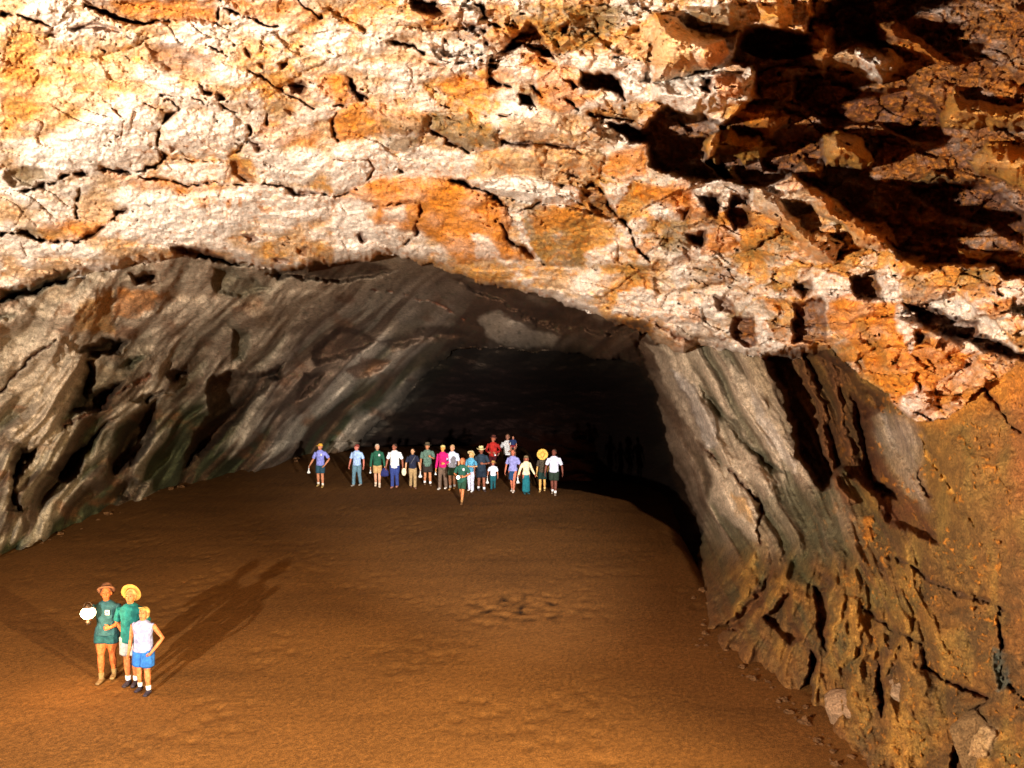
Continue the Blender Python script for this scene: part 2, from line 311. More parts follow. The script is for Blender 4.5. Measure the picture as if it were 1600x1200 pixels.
# ------------------------------------------------------------------ blocks, hollows, stains and cracks seen one by one
# (tile, tint, strength, set-back in metres (+ deeper, - nearer), edge softness px, outline)
SHAPES = [
 # upper left
 ('4','Y',.7,0,30,"0 180 120 150 260 200 420 240 560 300 560 420 420 480 300 560 100 560 0 640"),
 ('4','O',.55,0,25,"0 250 90 230 180 320 240 480 200 540 60 560 0 600"),
 ('4','G',.7,0,12,"20 470 70 440 120 480 110 560 50 550"),
 ('4','W',.9,-.15,20,"320 560 480 480 700 520 690 640 720 700 560 740 330 740 240 780 60 730 150 640"),
 ('4','W',.8,-.25,10,"740 520 860 490 1040 510 1100 560 1095 640 1010 690 880 690 760 700 720 620"),
 ('4','W',.9,-.1,10,"740 730 1010 720 1040 790 980 815 820 810 700 780"),
 ('4','O',.7,0,10,"450 770 580 775 740 800 900 825 1040 830 900 860 700 850 520 800"),
 ('4','O',.8,0,12,"160 1020 260 980 420 990 520 950 420 1050 330 1085 220 1075"),
 ('4','G',.7,.15,12,"0 1040 140 1020 300 1030 300 1080 150 1060"),
 ('4','W',.95,-.15,14,"560 850 840 860 1000 850 1300 840 1500 870 1480 960 1300 1010 1100 1000 900 1080 720 1100 560 1080 520 960"),
 ('4','W',.9,-.1,12,"1130 680 1400 680 1440 740 1380 830 1180 820 1130 760"),
 ('4','G',.9,.35,6,"10 770 90 735 200 765 210 800 130 825 60 830 10 800"),
 ('4','B',.9,.3,3,"1035 725 1080 710 1110 760 1140 810 1080 800 1045 770"),
 ('4','B',.75,.12,10,"640 200 740 190 850 220 960 270 940 310 740 325 690 270"),
 ('4','B',.8,.4,4,"290 120 400 105 530 120 550 138 450 150 320 135"),
 ('4','K',.7,.3,3,"195 140 250 138 265 155 210 158"),
 ('4','B',.6,.25,6,"370 0 980 0 960 100 800 100 640 100 520 80 390 30"),
 ('4','O',.8,0,12,"480 0 960 0 950 90 700 80 560 60"),
 ('4','O',.75,0,12,"1000 0 1330 0 1440 90 1380 150 1200 110 1060 60"),
 ('4','K',.8,.5,3,"1290 370 1360 350 1380 390 1340 430 1300 420 1280 380"),
 ('4','K',.8,.4,2,"1240 280 1290 270 1300 300 1260 315"),
 ('4','B',.8,.3,2,"1145 275 1175 280 1165 320 1145 300"),
 ('4','K',.8,.3,2,"1100 215 1125 240 1120 265 1100 260"),
 ('4','O',.8,0,10,"1400 330 1530 340 1570 430 1500 470 1420 400"),
 ('4','O',.75,0,10,"1500 500 1600 460 1600 640 1510 640"),
 ('4','O',.6,0,10,"1110 580 1200 530 1440 590 1400 660 1180 650"),
 ('4','O',.7,0,3,"870 880 940 880 945 930 880 925"), ('4','O',.7,0,3,"1010 890 1030 890 1025 930 1005 925"), ('4','O',.7,0,3,"1055 890 1080 885 1080 915 1060 915"),
 ('4','O',.6,0,3,"1160 920 1215 920 1215 950 1165 955"), ('4','O',.7,0,5,"1480 880 1600 850 1600 900 1480 940"),
 ('4','K',.85,.5,4,"760 1105 870 1095 960 1120 1010 1170 900 1160 780 1130"),
 ('4','K',.8,.4,3,"1080 1040 1140 1040 1150 1065 1110 1080"),
 ('4','K',.8,.4,3,"1200 1140 1290 1160 1310 1180 1230 1170"), ('4','B',.8,.3,3,"1320 1095 1380 1100 1370 1140 1330 1125"),
 ('4','B',.8,.3,3,"750 650 790 655 800 680 760 685"), ('4','K',.7,.3,3,"1105 625 1150 640 1200 655 1160 680 1120 660"),
 ('4','B',.6,.2,3,"890 370 920 375 935 410 905 410"), ('4','K',.7,.3,2,"1115 460 1140 460 1140 475 1120 475"), ('4','K',.7,.3,2,"1265 495 1300 495 1340 530 1300 520"),
 # upper middle
 ('5','B',.8,.9,3,"340 0 470 0 510 70 420 75 345 40"),  # recess with its brown shadow painted in as tint
 ('5','K',.8,.6,2,"585 100 640 92 662 120 620 138"), ('5','K',.8,.5,2,"655 108 688 108 682 142 662 138"),
 ('5','G',.8,.1,8,"820 0 1100 40 1300 20 1260 120 1150 220 1000 240 900 110"),
 ('5','K',.8,1.4,3,"790 180 850 120 885 95 960 200 995 260 930 245 850 215 750 232"),
 ('5','K',.8,.9,3,"1005 105 1060 100 1060 150 1020 150"),
 ('5','K',.7,.6,2,"690 300 745 278 730 318"), ('5','K',.7,.5,2,"662 168 692 178 682 212 665 205"), ('5','K',.7,.5,2,"430 280 530 285 536 306 470 300"),
 ('5','W',.95,-.2,12,"380 200 520 180 760 230 700 290 640 330 540 310 440 260"),
 ('5','W',.95,-.2,12,"1010 230 1240 240 1300 170 1420 100 1600 40 1600 440 1520 470 1400 440 1310 440 1240 325 1110 318 1020 280"),
 ('5','Y',.8,0,10,"1240 150 1440 60 1600 140 1600 330 1480 300 1390 280 1310 240"),
 ('5','K',.85,1.8,3,"1110 320 1250 325 1312 440 1210 412 1140 402 1098 360"), ('5','K',.8,.8,2,"1030 350 1112 378 1075 402"),
 ('5','K',.85,1.2,2,"825 415 880 418 912 482 835 470"), ('5','K',.8,.7,2,"880 370 905 368 950 430 900 415"),
 ('5','K',.8,.8,2,"58 343 92 350 112 400 152 452 112 452 85 400"),
 ('5','O',.9,-.1,8,"460 380 540 340 640 350 790 390 700 425 540 435"),
 ('5','O',.9,-.1,8,"840 240 930 235 1010 290 1100 350 1100 420 1210 420 1100 480 1010 500 920 460 920 320 850 290"),
 ('5','O',.8,-.1,10,"0 340 60 350 90 450 0 460"),
 ('5','O',.7,-.25,10,"60 465 200 470 430 510 430 590 250 600 30 620 0 520"), ('5','G',.85,-.2,8,"190 500 430 520 430 590 250 600"), ('5','G',.9,-.3,8,"450 520 600 505 740 570 750 650 600 672 450 590"),
 ('5','G',.8,0,8,"250 600 380 610 370 680 260 670"),
 ('5','W',.95,-.15,10,"0 640 160 620 280 690 400 660 560 680 640 720 610 800 480 780 400 790 180 800 80 850 0 860"),
 ('5','O',1,-.35,8,"80 860 200 790 400 800 480 790 620 850 760 900 800 970 780 1080 860 1150 700 1160 560 1170 400 1040 200 1000 200 920 130 900"),
 ('5','W',.8,0,10,"230 940 320 915 340 1000 240 1000"), ('5','W',.9,0,10,"0 880 120 900 190 1010 300 1060 300 1110 200 1130 60 1160 0 1180"), ('5','K',.9,.5,2,"108 1050 135 1040 152 1070 135 1085 112 1070"),
 ('5','W',.9,0,8,"620 1040 700 1060 760 1160 640 1150"),
 ('5','K',.9,1.0,3,"520 800 610 798 628 845 560 830"),
 ('5','T',.9,-.4,6,"740 660 900 650 1150 670 1205 700 1180 800 1100 820 780 790 640 840 625 710"),
 ('5','B',.5,0,10,"740 740 780 710 810 740 800 780 760 780"), ('5','B',.5,0,10,"880 720 930 710 950 760 900 770"), ('5','B',.6,0,8,"1040 730 1090 710 1115 770 1080 800 1040 780"),
 ('5','W',1,-.5,6,"625 800 780 790 1100 828 1090 900 1020 932 880 905 780 880 650 842"),
 ('5','T',.8,-.2,6,"760 530 1000 508 1100 560 1150 640 770 620"), ('5','B',.5,0,10,"830 560 920 550 920 620 840 600"),
 ('5','K',.9,.9,2,"750 628 900 635 1090 648 1088 662 900 655 750 645"),
 ('5','T',.8,-.35,6,"1140 620 1170 570 1230 560 1270 600 1265 650 1210 665 1150 660"), ('5','G',.7,0,6,"1190 600 1240 590 1240 640 1200 640"),
 ('5','O',.85,-.2,6,"1240 680 1400 640 1400 780 1310 820 1200 760"), ('5','G',.8,0,5,"1285 740 1320 735 1325 780 1290 780"),
 ('5','W',1,-.3,5,"1200 820 1320 830 1320 870 1270 930 1230 900"),
 ('5','G',.8,-.1,8,"850 950 1080 930 1150 1000 1130 1190 920 1180 860 1050"), ('5','O',.7,0,10,"870 960 1080 940 1100 980 900 1040"),
 ('5','W',.9,-.1,4,"810 960 840 970 860 1050 910 1160 890 1160 840 1060"),
 ('5','B',.7,.4,5,"1100 850 1180 840 1240 900 1280 960 1230 980 1170 960"),
 ('5','O',1,-.2,8,"1340 820 1600 840 1600 930 1450 900 1340 880"), ('5','W',.9,-.1,5,"1420 910 1500 930 1480 990 1420 960"), ('5','G',.9,0,8,"1450 1000 1600 960 1600 1110 1470 1130"),
 ('5','K',.8,.7,3,"1550 930 1600 920 1600 970 1560 970"), ('5','W',.9,-.1,5,"1270 1000 1380 970 1400 1030 1290 1060"), ('5','W',.9,-.2,6,"1130 1130 1250 1080 1290 1130 1240 1180 1150 1190"),
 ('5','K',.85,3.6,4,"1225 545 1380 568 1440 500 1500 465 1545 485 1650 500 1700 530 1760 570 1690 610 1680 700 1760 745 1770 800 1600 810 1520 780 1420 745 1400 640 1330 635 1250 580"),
 # upper right: a broken hollow with blocks hanging in it; K tint paints in part of its shadow
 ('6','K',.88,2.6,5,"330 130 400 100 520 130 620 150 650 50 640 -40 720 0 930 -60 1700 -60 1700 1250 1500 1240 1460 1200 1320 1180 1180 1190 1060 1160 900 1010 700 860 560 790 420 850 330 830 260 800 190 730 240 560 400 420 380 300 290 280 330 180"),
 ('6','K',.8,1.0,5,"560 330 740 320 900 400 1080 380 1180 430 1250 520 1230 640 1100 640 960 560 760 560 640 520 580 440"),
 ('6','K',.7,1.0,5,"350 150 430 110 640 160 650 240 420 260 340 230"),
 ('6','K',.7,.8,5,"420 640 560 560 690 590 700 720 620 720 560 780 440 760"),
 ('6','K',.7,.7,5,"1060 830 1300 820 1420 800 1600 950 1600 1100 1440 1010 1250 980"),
 ('6','Y',.5,-1.8,5,"-60 60 90 110 250 160 282 240 200 322 130 322 -60 380"),
 ('6','O',.9,-.3,4,"180 200 250 175 285 240 210 320 140 300"),
 ('6','G',.9,-1.2,4,"90 30 300 10 345 100 270 135 160 110"), ('6','Y',.8,-1.6,4,"400 20 560 30 575 110 500 135 440 100"), ('6','Y',.8,-1.8,4,"640 -40 720 -40 720 50 670 72 628 55"),
 ('6','T',.8,-2.2,4,"655 90 745 110 765 185 850 170 1000 220 1062 280 960 372 860 340 740 290 692 362 662 280"),
 ('6','O',.7,-.2,8,"655 90 745 110 765 185 740 260 670 270"), ('6','W',.9,-.2,8,"840 230 960 230 1000 280 950 370 880 330"),
 ('6','O',.8,-2.0,5,"930 90 1040 90 1120 160 1200 210 1292 290 1230 292 1130 240 1040 230 950 180"),
 ('6','Y',.95,-3.4,4,"708 600 780 578 860 618 922 722 870 765 800 745 708 738"),
 ('6','O',.9,-1.6,3,"628 730 700 728 692 790 640 792"),
 ('6','Y',.7,-2.2,5,"1235 520 1290 380 1335 440 1440 460 1520 480 1700 400 1700 572 1400 572 1238 576"), ('6','O',.7,0,8,"1440 380 1700 350 1700 560 1520 480"),
 ('6','Y',.9,-2.4,5,"1345 720 1450 640 1700 640 1700 900 1500 790 1400 770"), ('6','O',.8,0,10,"1440 620 1700 600 1700 720 1480 700"),
 ('6','T',.8,-1.8,3,"380 830 500 880 590 860 640 830 740 880 760 950 900 980 1020 1020 1042 1100 960 1118 860 1092 800 1000 690 960 620 900 520 900 600 1010 700 1050 800 1080 770 1130 740 1180 660 1150 560 1040 420 930"),
 ('6','O',.8,-.2,5,"620 830 740 880 760 950 900 985 1030 1020 1030 1095 900 1080 800 990 700 930"),
 ('6','Y',.9,-1.9,4,"1295 1105 1450 1130 1425 1195 1340 1185"), ('6','G',.8,-1.5,3,"1095 800 1200 768 1292 808 1200 822"), ('6','Y',.9,-1.5,4,"1090 1140 1150 1140 1165 1210 1060 1210"),
 ('6','Y',.95,-2.0,2,"172 640 212 598 300 560 332 620 420 600 492 670 362 722 300 690 242 692 232 732 182 692"), ('6','G',.8,-1.4,3,"235 740 300 730 350 850 290 820 245 780"),
 ('6','O',.9,-1.9,3,"320 470 440 468 562 520 520 572 460 612 380 572 290 500"),
 ('6','W',.8,-1.2,3,"-60 380 150 335 250 330 330 328 395 285 382 450 232 482 132 530 50 490 -60 450"), ('6','K',.8,.8,2,"165 350 215 350 205 420 165 410"), ('6','O',.8,0,4,"210 340 300 330 360 420 250 440"),
 ('6','O',.8,0,10,"0 850 120 860 160 960 40 960"), ('6','K',.8,.9,3,"285 870 380 880 390 1000 310 1020 270 960"), ('6','K',.8,.8,3,"100 1040 180 1040 170 1110 110 1100"),
 ('6','O',.85,-.2,5,"180 1060 250 1010 320 1080 270 1130 190 1110"), ('6','G',.8,0,8,"380 1050 520 1030 600 1100 480 1180 380 1150"),
 ('6','K',.8,.8,3,"140 870 240 880 230 980 180 960"),
 # lip, below the roof
 ('b','K',.8,1.2,3,"200 190 330 180 360 270 370 370 200 375 210 260"), ('b','B',.8,1.0,3,"220 110 280 95 300 150 240 175"), ('b','K',.8,1.2,3,"450 90 560 60 570 180 470 185"),
 ('b','K',.85,1.2,3,"660 190 730 200 860 240 1000 260 980 330 900 380 830 330 740 300 720 240"),
 ('b','K',.85,1.4,3,"900 330 1000 330 1173 400 1300 440 1300 470 1130 430 1010 410"),
 ('b','O',1,-.35,5,"350 190 560 190 660 190 740 290 700 350 830 340 965 420 820 520 790 660 700 672 620 600 560 540 500 420 380 310"),
 ('b','W',.9,-.1,8,"640 200 700 220 742 300 700 400 640 300"), ('b','W',.9,-.2,10,"640 610 740 540 810 570 800 670 700 672"), ('b','G',.6,0,6,"460 260 500 250 640 480 700 560 600 480"),
 ('b','W',.9,-.3,4,"360 80 440 90 470 150 350 190 290 180 290 90"), ('b','W',.9,-.2,4,"560 90 640 80 660 170 590 180"), ('b','K',.8,.6,2,"700 310 750 320 790 370 730 370"),
 ('b','L',.4,0,30,"555 650 700 665 740 760 740 900 765 1050 680 980 600 850 560 750"),
 ('b','K',.6,.9,10,"440 560 545 640 560 780 640 940 770 1090 830 1200 600 1130 510 900"),
 ('b','O',.75,-.25,4,"505 1080 550 1080 540 1190 505 1180"), ('b','R',.6,0,30,"1060 500 1300 520 1300 1200 1150 1000"),
 ('b','O',.6,0,34,"760 560 840 480 960 420 1173 470 1300 500 1300 560 1000 640 830 720 720 690"),
 # fluted column
 ('a','L',1,-.45,8,"210 320 270 350 340 430 432 540 434 665 390 665 318 590 258 470"),
 ('a','S',1,-.3,8,"470 300 560 380 640 500 768 730 755 775 640 680 560 520 500 420"), ('a','L',.7,0,6,"560 430 640 540 760 730 750 760 640 640 580 520"),
 ('a','E',.7,.5,8,"340 390 430 470 560 640 705 765 650 770 520 640 400 500"),
 ('a','K',.45,2.9,12,"600 262 850 250 950 300 1060 420 1140 480 1060 560 1085 700 1110 800 1180 840 1180 880 1060 860 985 790 960 760 900 820 860 850 760 700 720 500 700 430 650 360"),
 ('a','B',.8,-1.1,8,"765 262 830 350 890 560 950 820 1010 900 950 900 880 700 830 480 775 350"),
 ('a','B',.8,-.8,8,"880 262 930 340 960 560 1010 760 960 700 920 500"),
 ('a','S',.9,-.5,8,"382 695 460 750 500 800 600 900 595 1055 480 970 400 880"), ('a','Y',.6,0,8,"480 850 540 880 580 980 500 930"),
 ('a','S',.7,-.3,8,"420 600 520 700 690 810 640 850 540 800 440 700"),
 ('a','E',.55,.15,26,"590 890 700 820 900 850 890 1030 800 1130 700 1090 620 1000"),
 ('a','K',.9,.9,3,"500 110 590 120 610 210 570 250 500 220 480 170"), ('a','W',.9,-.1,4,"590 110 640 130 660 210 735 240 640 255 600 200"), ('a','B',.8,.5,3,"420 30 500 60 500 110 420 90"),
 ('a','W',.9,-.2,6,"0 20 120 0 320 80 315 130 230 125 140 125 0 95"),
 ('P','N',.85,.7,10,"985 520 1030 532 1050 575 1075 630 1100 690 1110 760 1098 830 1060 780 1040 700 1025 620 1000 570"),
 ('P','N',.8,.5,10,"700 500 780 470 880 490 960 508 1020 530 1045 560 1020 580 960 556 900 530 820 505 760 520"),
 # left wall
 ('7','O',.8,-.1,8,"430 250 450 170 560 175 612 200 570 250 430 275"), ('7','Y',.7,0,12,"270 340 300 225 420 180 430 340"),
 ('7','E',.75,.9,6,"0 180 120 150 250 95 295 98 245 150 60 215 0 232"), ('7','E',.7,.5,6,"-60 270 60 268 40 290 -60 305"),  # first band paints the shadow under the lip in dark olive
 ('7','K',.75,1.5,6,"290 402 400 360 492 358 450 410 380 430 330 432"), ('7','B',.8,1.2,5,"480 110 580 105 590 150 500 150"),
 ('7','K',.65,1.8,8,"330 440 362 440 342 560 440 522 482 500 402 620 320 640 250 642 290 560"),
 ('7','K',.65,2.2,8,"790 500 870 480 920 490 1030 460 1062 440 1062 500 1010 520 990 570 930 610 880 690 830 730 720 830 690 850 720 720 780 640 770 560"),
 ('7','K',.65,2.0,8,"490 640 600 580 582 650 560 760 520 820 420 880 410 800 450 720"),
 ('7','K',.65,1.8,8,"170 870 240 790 330 740 400 660 440 640 330 780 300 880 250 900"),
 ('7','K',.65,1.6,8,"480 600 560 560 640 550 705 518 560 602"), ('7','K',.65,1.8,8,"40 820 80 770 142 760 110 840 60 920 90 1010 30 1000"),
 ('7','K',.65,1.4,6,"620 490 700 455 702 480 640 520"), ('7','E',.8,.8,8,"450 465 520 420 572 410 500 482"),
 ('7','K',.65,1.4,8,"1130 490 1230 480 1180 560 1110 600"), ('7','K',.6,1.0,8,"440 900 500 870 560 900 480 960 420 960"),
 ('7','K',.7,1.2,8,"1150 400 1270 310 1344 325 1420 380 1344 425 1180 452"), ('7','E',.75,.6,8,"860 310 940 330 930 450 870 450"),
 ('7','K',.8,1.0,3,"640 12 700 0 820 50 945 92 880 95 720 45"), ('7','K',.75,.9,5,"1000 120 1140 90 1344 60 1430 80 1500 110 1344 150 1200 140 1040 140"),
 ('7','E',.7,.6,8,"780 130 800 90 860 95 960 120 1010 170 900 200 820 200 790 160"),
 ('7','S',.9,-.9,12,"100 620 250 380 330 420 250 640 180 760 40 740 20 700"),
 ('8','K',.7,1.3,8,"560 100 700 110 800 130 900 200 1060 210 1130 260 1250 260 1380 280 1400 340 1200 330 1060 320 900 300 760 210 640 160"),
 ('8','S',.8,-.7,8,"670 260 740 230 880 310 990 340 960 375 840 380 740 360 690 320"),
 ('8','K',.7,1.0,8,"230 370 420 300 560 300 640 330 560 350 420 360 300 400"), ('8','B',.7,.9,6,"110 480 180 430 300 430 260 480 150 520"),
 ('8','S',.8,-.3,5,"1360 360 1430 370 1500 560 1600 780 1560 760 1440 560 1400 440"),
 # buttress on the lower right
 ('c','Y',.42,-.5,8,"290 490 330 330 370 200 412 165 405 290 330 440 240 525"), ('c','Y',.32,-.3,6,"440 400 540 260 550 280 500 370 430 465"),
 ('c','Y',.42,-.45,6,"720 660 745 520 790 370 812 375 765 560"), ('c','Y',.425,-.5,6,"800 620 822 380 870 385 882 460 850 660 770 700"),
 ('c','Y',.32,-.4,6,"930 790 1000 640 1052 560 1030 650 960 780 880 840"), ('c','Y',.38,-.4,6,"640 880 690 720 705 740 665 900"), ('c','Y',.32,-.3,6,"910 620 960 540 990 560 930 650"),
 ('c','K',.5,1.0,8,"570 870 640 720 640 620 690 660 650 820 595 895"), ('c','K',.45,.6,8,"410 330 480 250 440 400 370 470 300 530 220 525 330 450"),
 ('c','K',.45,.8,6,"950 660 975 740 975 860 960 920 935 860"), ('c','K',.45,.7,8,"1275 1150 1290 990 1430 840 1345 1010 1310 1150"), ('c','K',.5,.7,8,"440 470 560 330 560 480 620 560 540 600"),
 ('c','K',.5,.9,6,"660 330 720 350 735 480 715 640 680 520"), ('c','T',.6,-.2,10,"1330 1000 1420 940 1470 980 1440 1100 1330 1120"),
 ('c','O',.06,0,40,"100 500 600 600 1000 900 1400 1000 1600 1300 0 1300"),
 ('c','E',.7,.2,20,"540 220 660 160 640 330 560 300"), ('c','U',.8,.2,10,"1455 620 1510 640 1535 780 1490 800"),
]
CRACKS = [
 ('4',4,.8,'K',"80 850 150 830 240 815 320 775 450 765 560 765 700 740 735 700 725 680"), ('4',3,.5,'B',"715 700 695 650 700 590 735 520 800 490 720 425 820 440"),
 ('4',2,.3,'B',"735 715 860 712 960 715 1000 700"), ('4',3,.6,'K',"580 770 700 800 850 820 1000 825 1100 815 1250 830 1350 870 1500 875 1600 850"),
 ('4',4,.35,'G',"362 830 345 900 345 970"), ('4',4,.7,'B',"-60 1030 0 1040 120 1045 220 1075 330 1090 420 1040 520 950 560 935"),
 ('4',3,.5,'B',"1105 560 1100 650 1060 680"), ('4',3,.5,'K',"900 370 920 410 980 445 1020 450"), ('4',2,.4,'B',"850 430 960 465 1060 490"),
 ('4',2,.4,'B',"1200 500 1195 550"), ('4',3,.4,'B',"1510 500 1490 560 1510 630"), ('4',2,.3,'B',"920 210 1000 225 1035 260"),
 ('4',4,.7,'K',"380 30 520 80 650 100 760 95"), ('4',4,.7,'K',"985 0 960 100"), ('4',4,.6,'K',"1000 40 1120 80 1200 120 1240 130"), ('4',2,.4,'B',"1330 0 1400 60 1440 90"),
 ('4',3,.4,'B',"0 60 80 70 160 95 240 110"), ('4',2,.3,'B',"1100 320 1200 360 1300 440 1400 480"), ('4',2,.2,'O',"510 480 550 540 550 600"), ('4',2,.3,'O',"640 460 720 500"),
 ('5',4,.9,'K',"520 800 600 830 650 850 740 900 800 950"), ('5',4,.6,'K',"750 1000 790 1060 860 1120 930 1180"), ('5',3,.6,'K',"800 950 860 930 940 905"),
 ('5',4,.8,'K',"1100 825 1180 830 1250 920 1300 1000 1400 1150"), ('5',4,.7,'K',"440 590 500 630 560 650 610 680"), ('5',2,.4,'O',"0 722 150 720 172 760 150 810"),
 ('5',4,.7,'K',"600 0 650 20 700 80 770 140"), ('5',3,.6,'K',"250 170 300 190 350 200 410 240"), ('5',3,.6,'K',"1000 430 1060 450 1110 500"), ('5',3,.7,'K',"1150 510 1250 520 1330 550"),
 ('5',3,.6,'B',"260 740 320 780"), ('5',3,.6,'B',"700 370 800 380"), ('5',3,.5,'K',"60 465 0 470"), ('5',3,.6,'B',"680 510 820 510"),
 ('5',3,.5,'B',"180 930 300 905 390 910 400 980"), ('5',4,.6,'K',"320 1090 370 1060 380 1000"),
 ('b',4,.25,'Y',"740 740 770 830 850 950 960 1130"), ('b',3,.3,'K',"740 900 750 960 780 1000"), ('b',3,.3,'R',"1000 550 1080 650 1160 750"),
 ('c',5,.22,'N',"1000 180 1180 300 1290 360 1420 390 1520 440"), ('c',4,.4,'N',"1500 460 1500 640 1520 760 1600 840"), ('c',5,.22,'N',"880 420 1000 520 1140 600 1160 700"),
 ('c',5,.5,'K',"150 580 210 540 310 520"), ('c',5,.4,'K',"360 770 400 760"), ('c',4,.4,'K',"1150 700 1300 780 1430 840"),
 ('a',4,.4,'K',"380 670 460 740 520 800 600 900 600 1060"), ('a',4,.4,'K',"0 95 140 128 210 170 320 230"), ('7',4,.5,'K',"0 560 120 420 210 370"),
 ('7',4,.5,'K',"230 700 330 640 450 560 560 500"), ('8',4,.5,'K',"200 140 330 150 480 190 600 270"),
]
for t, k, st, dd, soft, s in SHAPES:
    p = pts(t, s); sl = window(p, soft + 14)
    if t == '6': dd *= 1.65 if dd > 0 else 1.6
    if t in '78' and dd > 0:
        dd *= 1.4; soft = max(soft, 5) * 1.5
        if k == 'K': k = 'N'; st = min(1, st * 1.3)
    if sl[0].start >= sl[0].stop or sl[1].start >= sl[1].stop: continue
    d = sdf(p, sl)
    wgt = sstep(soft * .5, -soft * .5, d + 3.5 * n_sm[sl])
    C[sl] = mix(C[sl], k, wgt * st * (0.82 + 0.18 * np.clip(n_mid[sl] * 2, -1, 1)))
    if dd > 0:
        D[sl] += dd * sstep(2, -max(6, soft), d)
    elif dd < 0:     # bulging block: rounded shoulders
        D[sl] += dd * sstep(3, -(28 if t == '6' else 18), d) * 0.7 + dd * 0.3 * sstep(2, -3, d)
for t, wd, dp, k, s in CRACKS:
    p = pts(t, s); sl = window(p, wd * 4 + 14)
    if sl[0].start >= sl[0].stop or sl[1].start >= sl[1].stop: continue
    d = seg_dist(p, WX[sl], WY[sl], False)
    ww = wd * (0.30 + 0.7 * np.clip(0.35 + 1.5 * n_mid[sl] + 1.3 * n_sm[sl], 0.0, 1.6))
    g = np.exp(-(d / ww) ** 2) * sstep(-.45, .05, n_sm[sl] + .6 * n_mid[sl])
    C[sl] = mix(C[sl], k, g * 0.8)
    D[sl] += dp * g

# crust and speckle stains
spk = fbm(PX / 8, PY / 6, 3, 101)
C = np.where(isA[..., None], mix(C, 'B', sstep(0.28, 0.5, spk + 0.3 * n_mid) * 0.5), C)
C = np.where(isA[..., None], mix(C, 'O', sstep(0.2, 0.5, fbm(PX / 10, PY / 8, 3, 102) + 0.5 * n_big + PX / 8000) * 0.45), C)
bmp = np.maximum(sstep(0.30, 0.45, fbm(WX / 7, WY / 10, 2, 103)), sstep(0.36, 0.5, fbm(WX / 16, WY / 24, 3, 133))) * sstep(1230, 1420, PX) * sstep(.0, .3, fbm(PX / 60, PY / 60, 2, 134) + .12)
C = np.where(isR[..., None], mix(C, 'O', bmp * .6), C)
D -= isR * 0.07 * bmp
C = np.where(isB[..., None], mix(C, 'E', sstep(0.22, 0.5, spk) * 0.5), C)
C *= (1 + 0.22 * n_sm + 0.18 * fbm(PX / 4.5, PY / 4, 2, 104))[..., None]
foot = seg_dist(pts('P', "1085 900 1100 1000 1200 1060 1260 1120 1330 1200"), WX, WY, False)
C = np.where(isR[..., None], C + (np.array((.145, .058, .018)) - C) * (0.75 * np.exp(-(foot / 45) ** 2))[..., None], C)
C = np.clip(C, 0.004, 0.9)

dx, dyy, dzz = ray(PX, PY)
t_ = D / dyy
VX = (CAM[0] + dx * t_).astype(np.float32); VY = D; VZ = (CAM[2] + dzz * t_).astype(np.float32)

def floor_z(x, y):
    x = np.asarray(x, float); y = np.asarray(y, float)
    z = 0.05 * fbm(x / 5, y / 5, 2, 201)
    z = z - 0.016 * np.clip(y - 42, 0, None) ** 1.55
    ex, ey = on_floor([820, 900, 980, 1040, 1068, 1088], [757, 764, 782, 825, 870, 930])
    ed = np.interp(y, ey[::-1], ex[::-1]) + 0.15 * fbm(y / 2.5, y * 0 + .3, 2, 202)
    tr = sstep(0.0, 2.0, x - ed) * sstep(19.5, 22.5, y) * 2.6
    return z - tr

def region(name, mask, mat, label):
    H, Wd = PX.shape
    fm = mask[:-1, :-1].copy()
    under = VZ < np.where(VY < 60, floor_z(VX, VY), -12) - 1.6
    u4 = under[:-1, :-1] & under[1:, :-1] & under[:-1, 1:] & under[1:, 1:]
    fm &= ~u4
    i, j = np.nonzero(fm)
    q = np.stack([i * Wd + j, (i + 1) * Wd + j, (i + 1) * Wd + j + 1, i * Wd + j + 1], 1)
    used, inv = np.unique(q.ravel(), return_inverse=True)
    me = bpy.data.meshes.new(name)
    n = len(used); m = len(q)
    me.vertices.add(n); me.loops.add(m * 4); me.polygons.add(m)
    co = np.stack([VX.ravel()[used], VY.ravel()[used], VZ.ravel()[used]], 1)
    me.vertices.foreach_set('co', co.astype(np.float32).ravel())
    me.loops.foreach_set('vertex_index', inv.astype(np.int32).ravel())
    me.polygons.foreach_set('loop_start', np.arange(0, m * 4, 4, dtype=np.int32))
    me.polygons.foreach_set('loop_total', np.full(m, 4, np.int32))
    me.polygons.foreach_set('use_smooth', np.ones(m, bool))
    ca = me.color_attributes.new('tint', 'FLOAT_COLOR', 'POINT')
    cc = np.concatenate([C.reshape(-1, 3)[used], np.ones((n, 1))], 1)
    ca.data.foreach_set('color', cc.astype(np.float32).ravel())
    me.update(calc_edges=True); me.materials.append(mat)
    o = bpy.data.objects.new(name, me); COL.objects.link(o)
    return tag(o, label, kind='structure')
rock = rock_material('limestone', 7.0, 0.55)
rock2 = rock_material('grey_flowstone', 7.5, 0.7, grain=0.42, g2=.9)
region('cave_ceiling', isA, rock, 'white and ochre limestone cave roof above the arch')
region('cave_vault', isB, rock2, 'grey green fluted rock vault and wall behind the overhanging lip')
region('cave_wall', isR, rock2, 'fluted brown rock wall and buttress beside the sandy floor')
region('back_chamber', isC, rock2, 'dark far chamber of the cave behind the group')

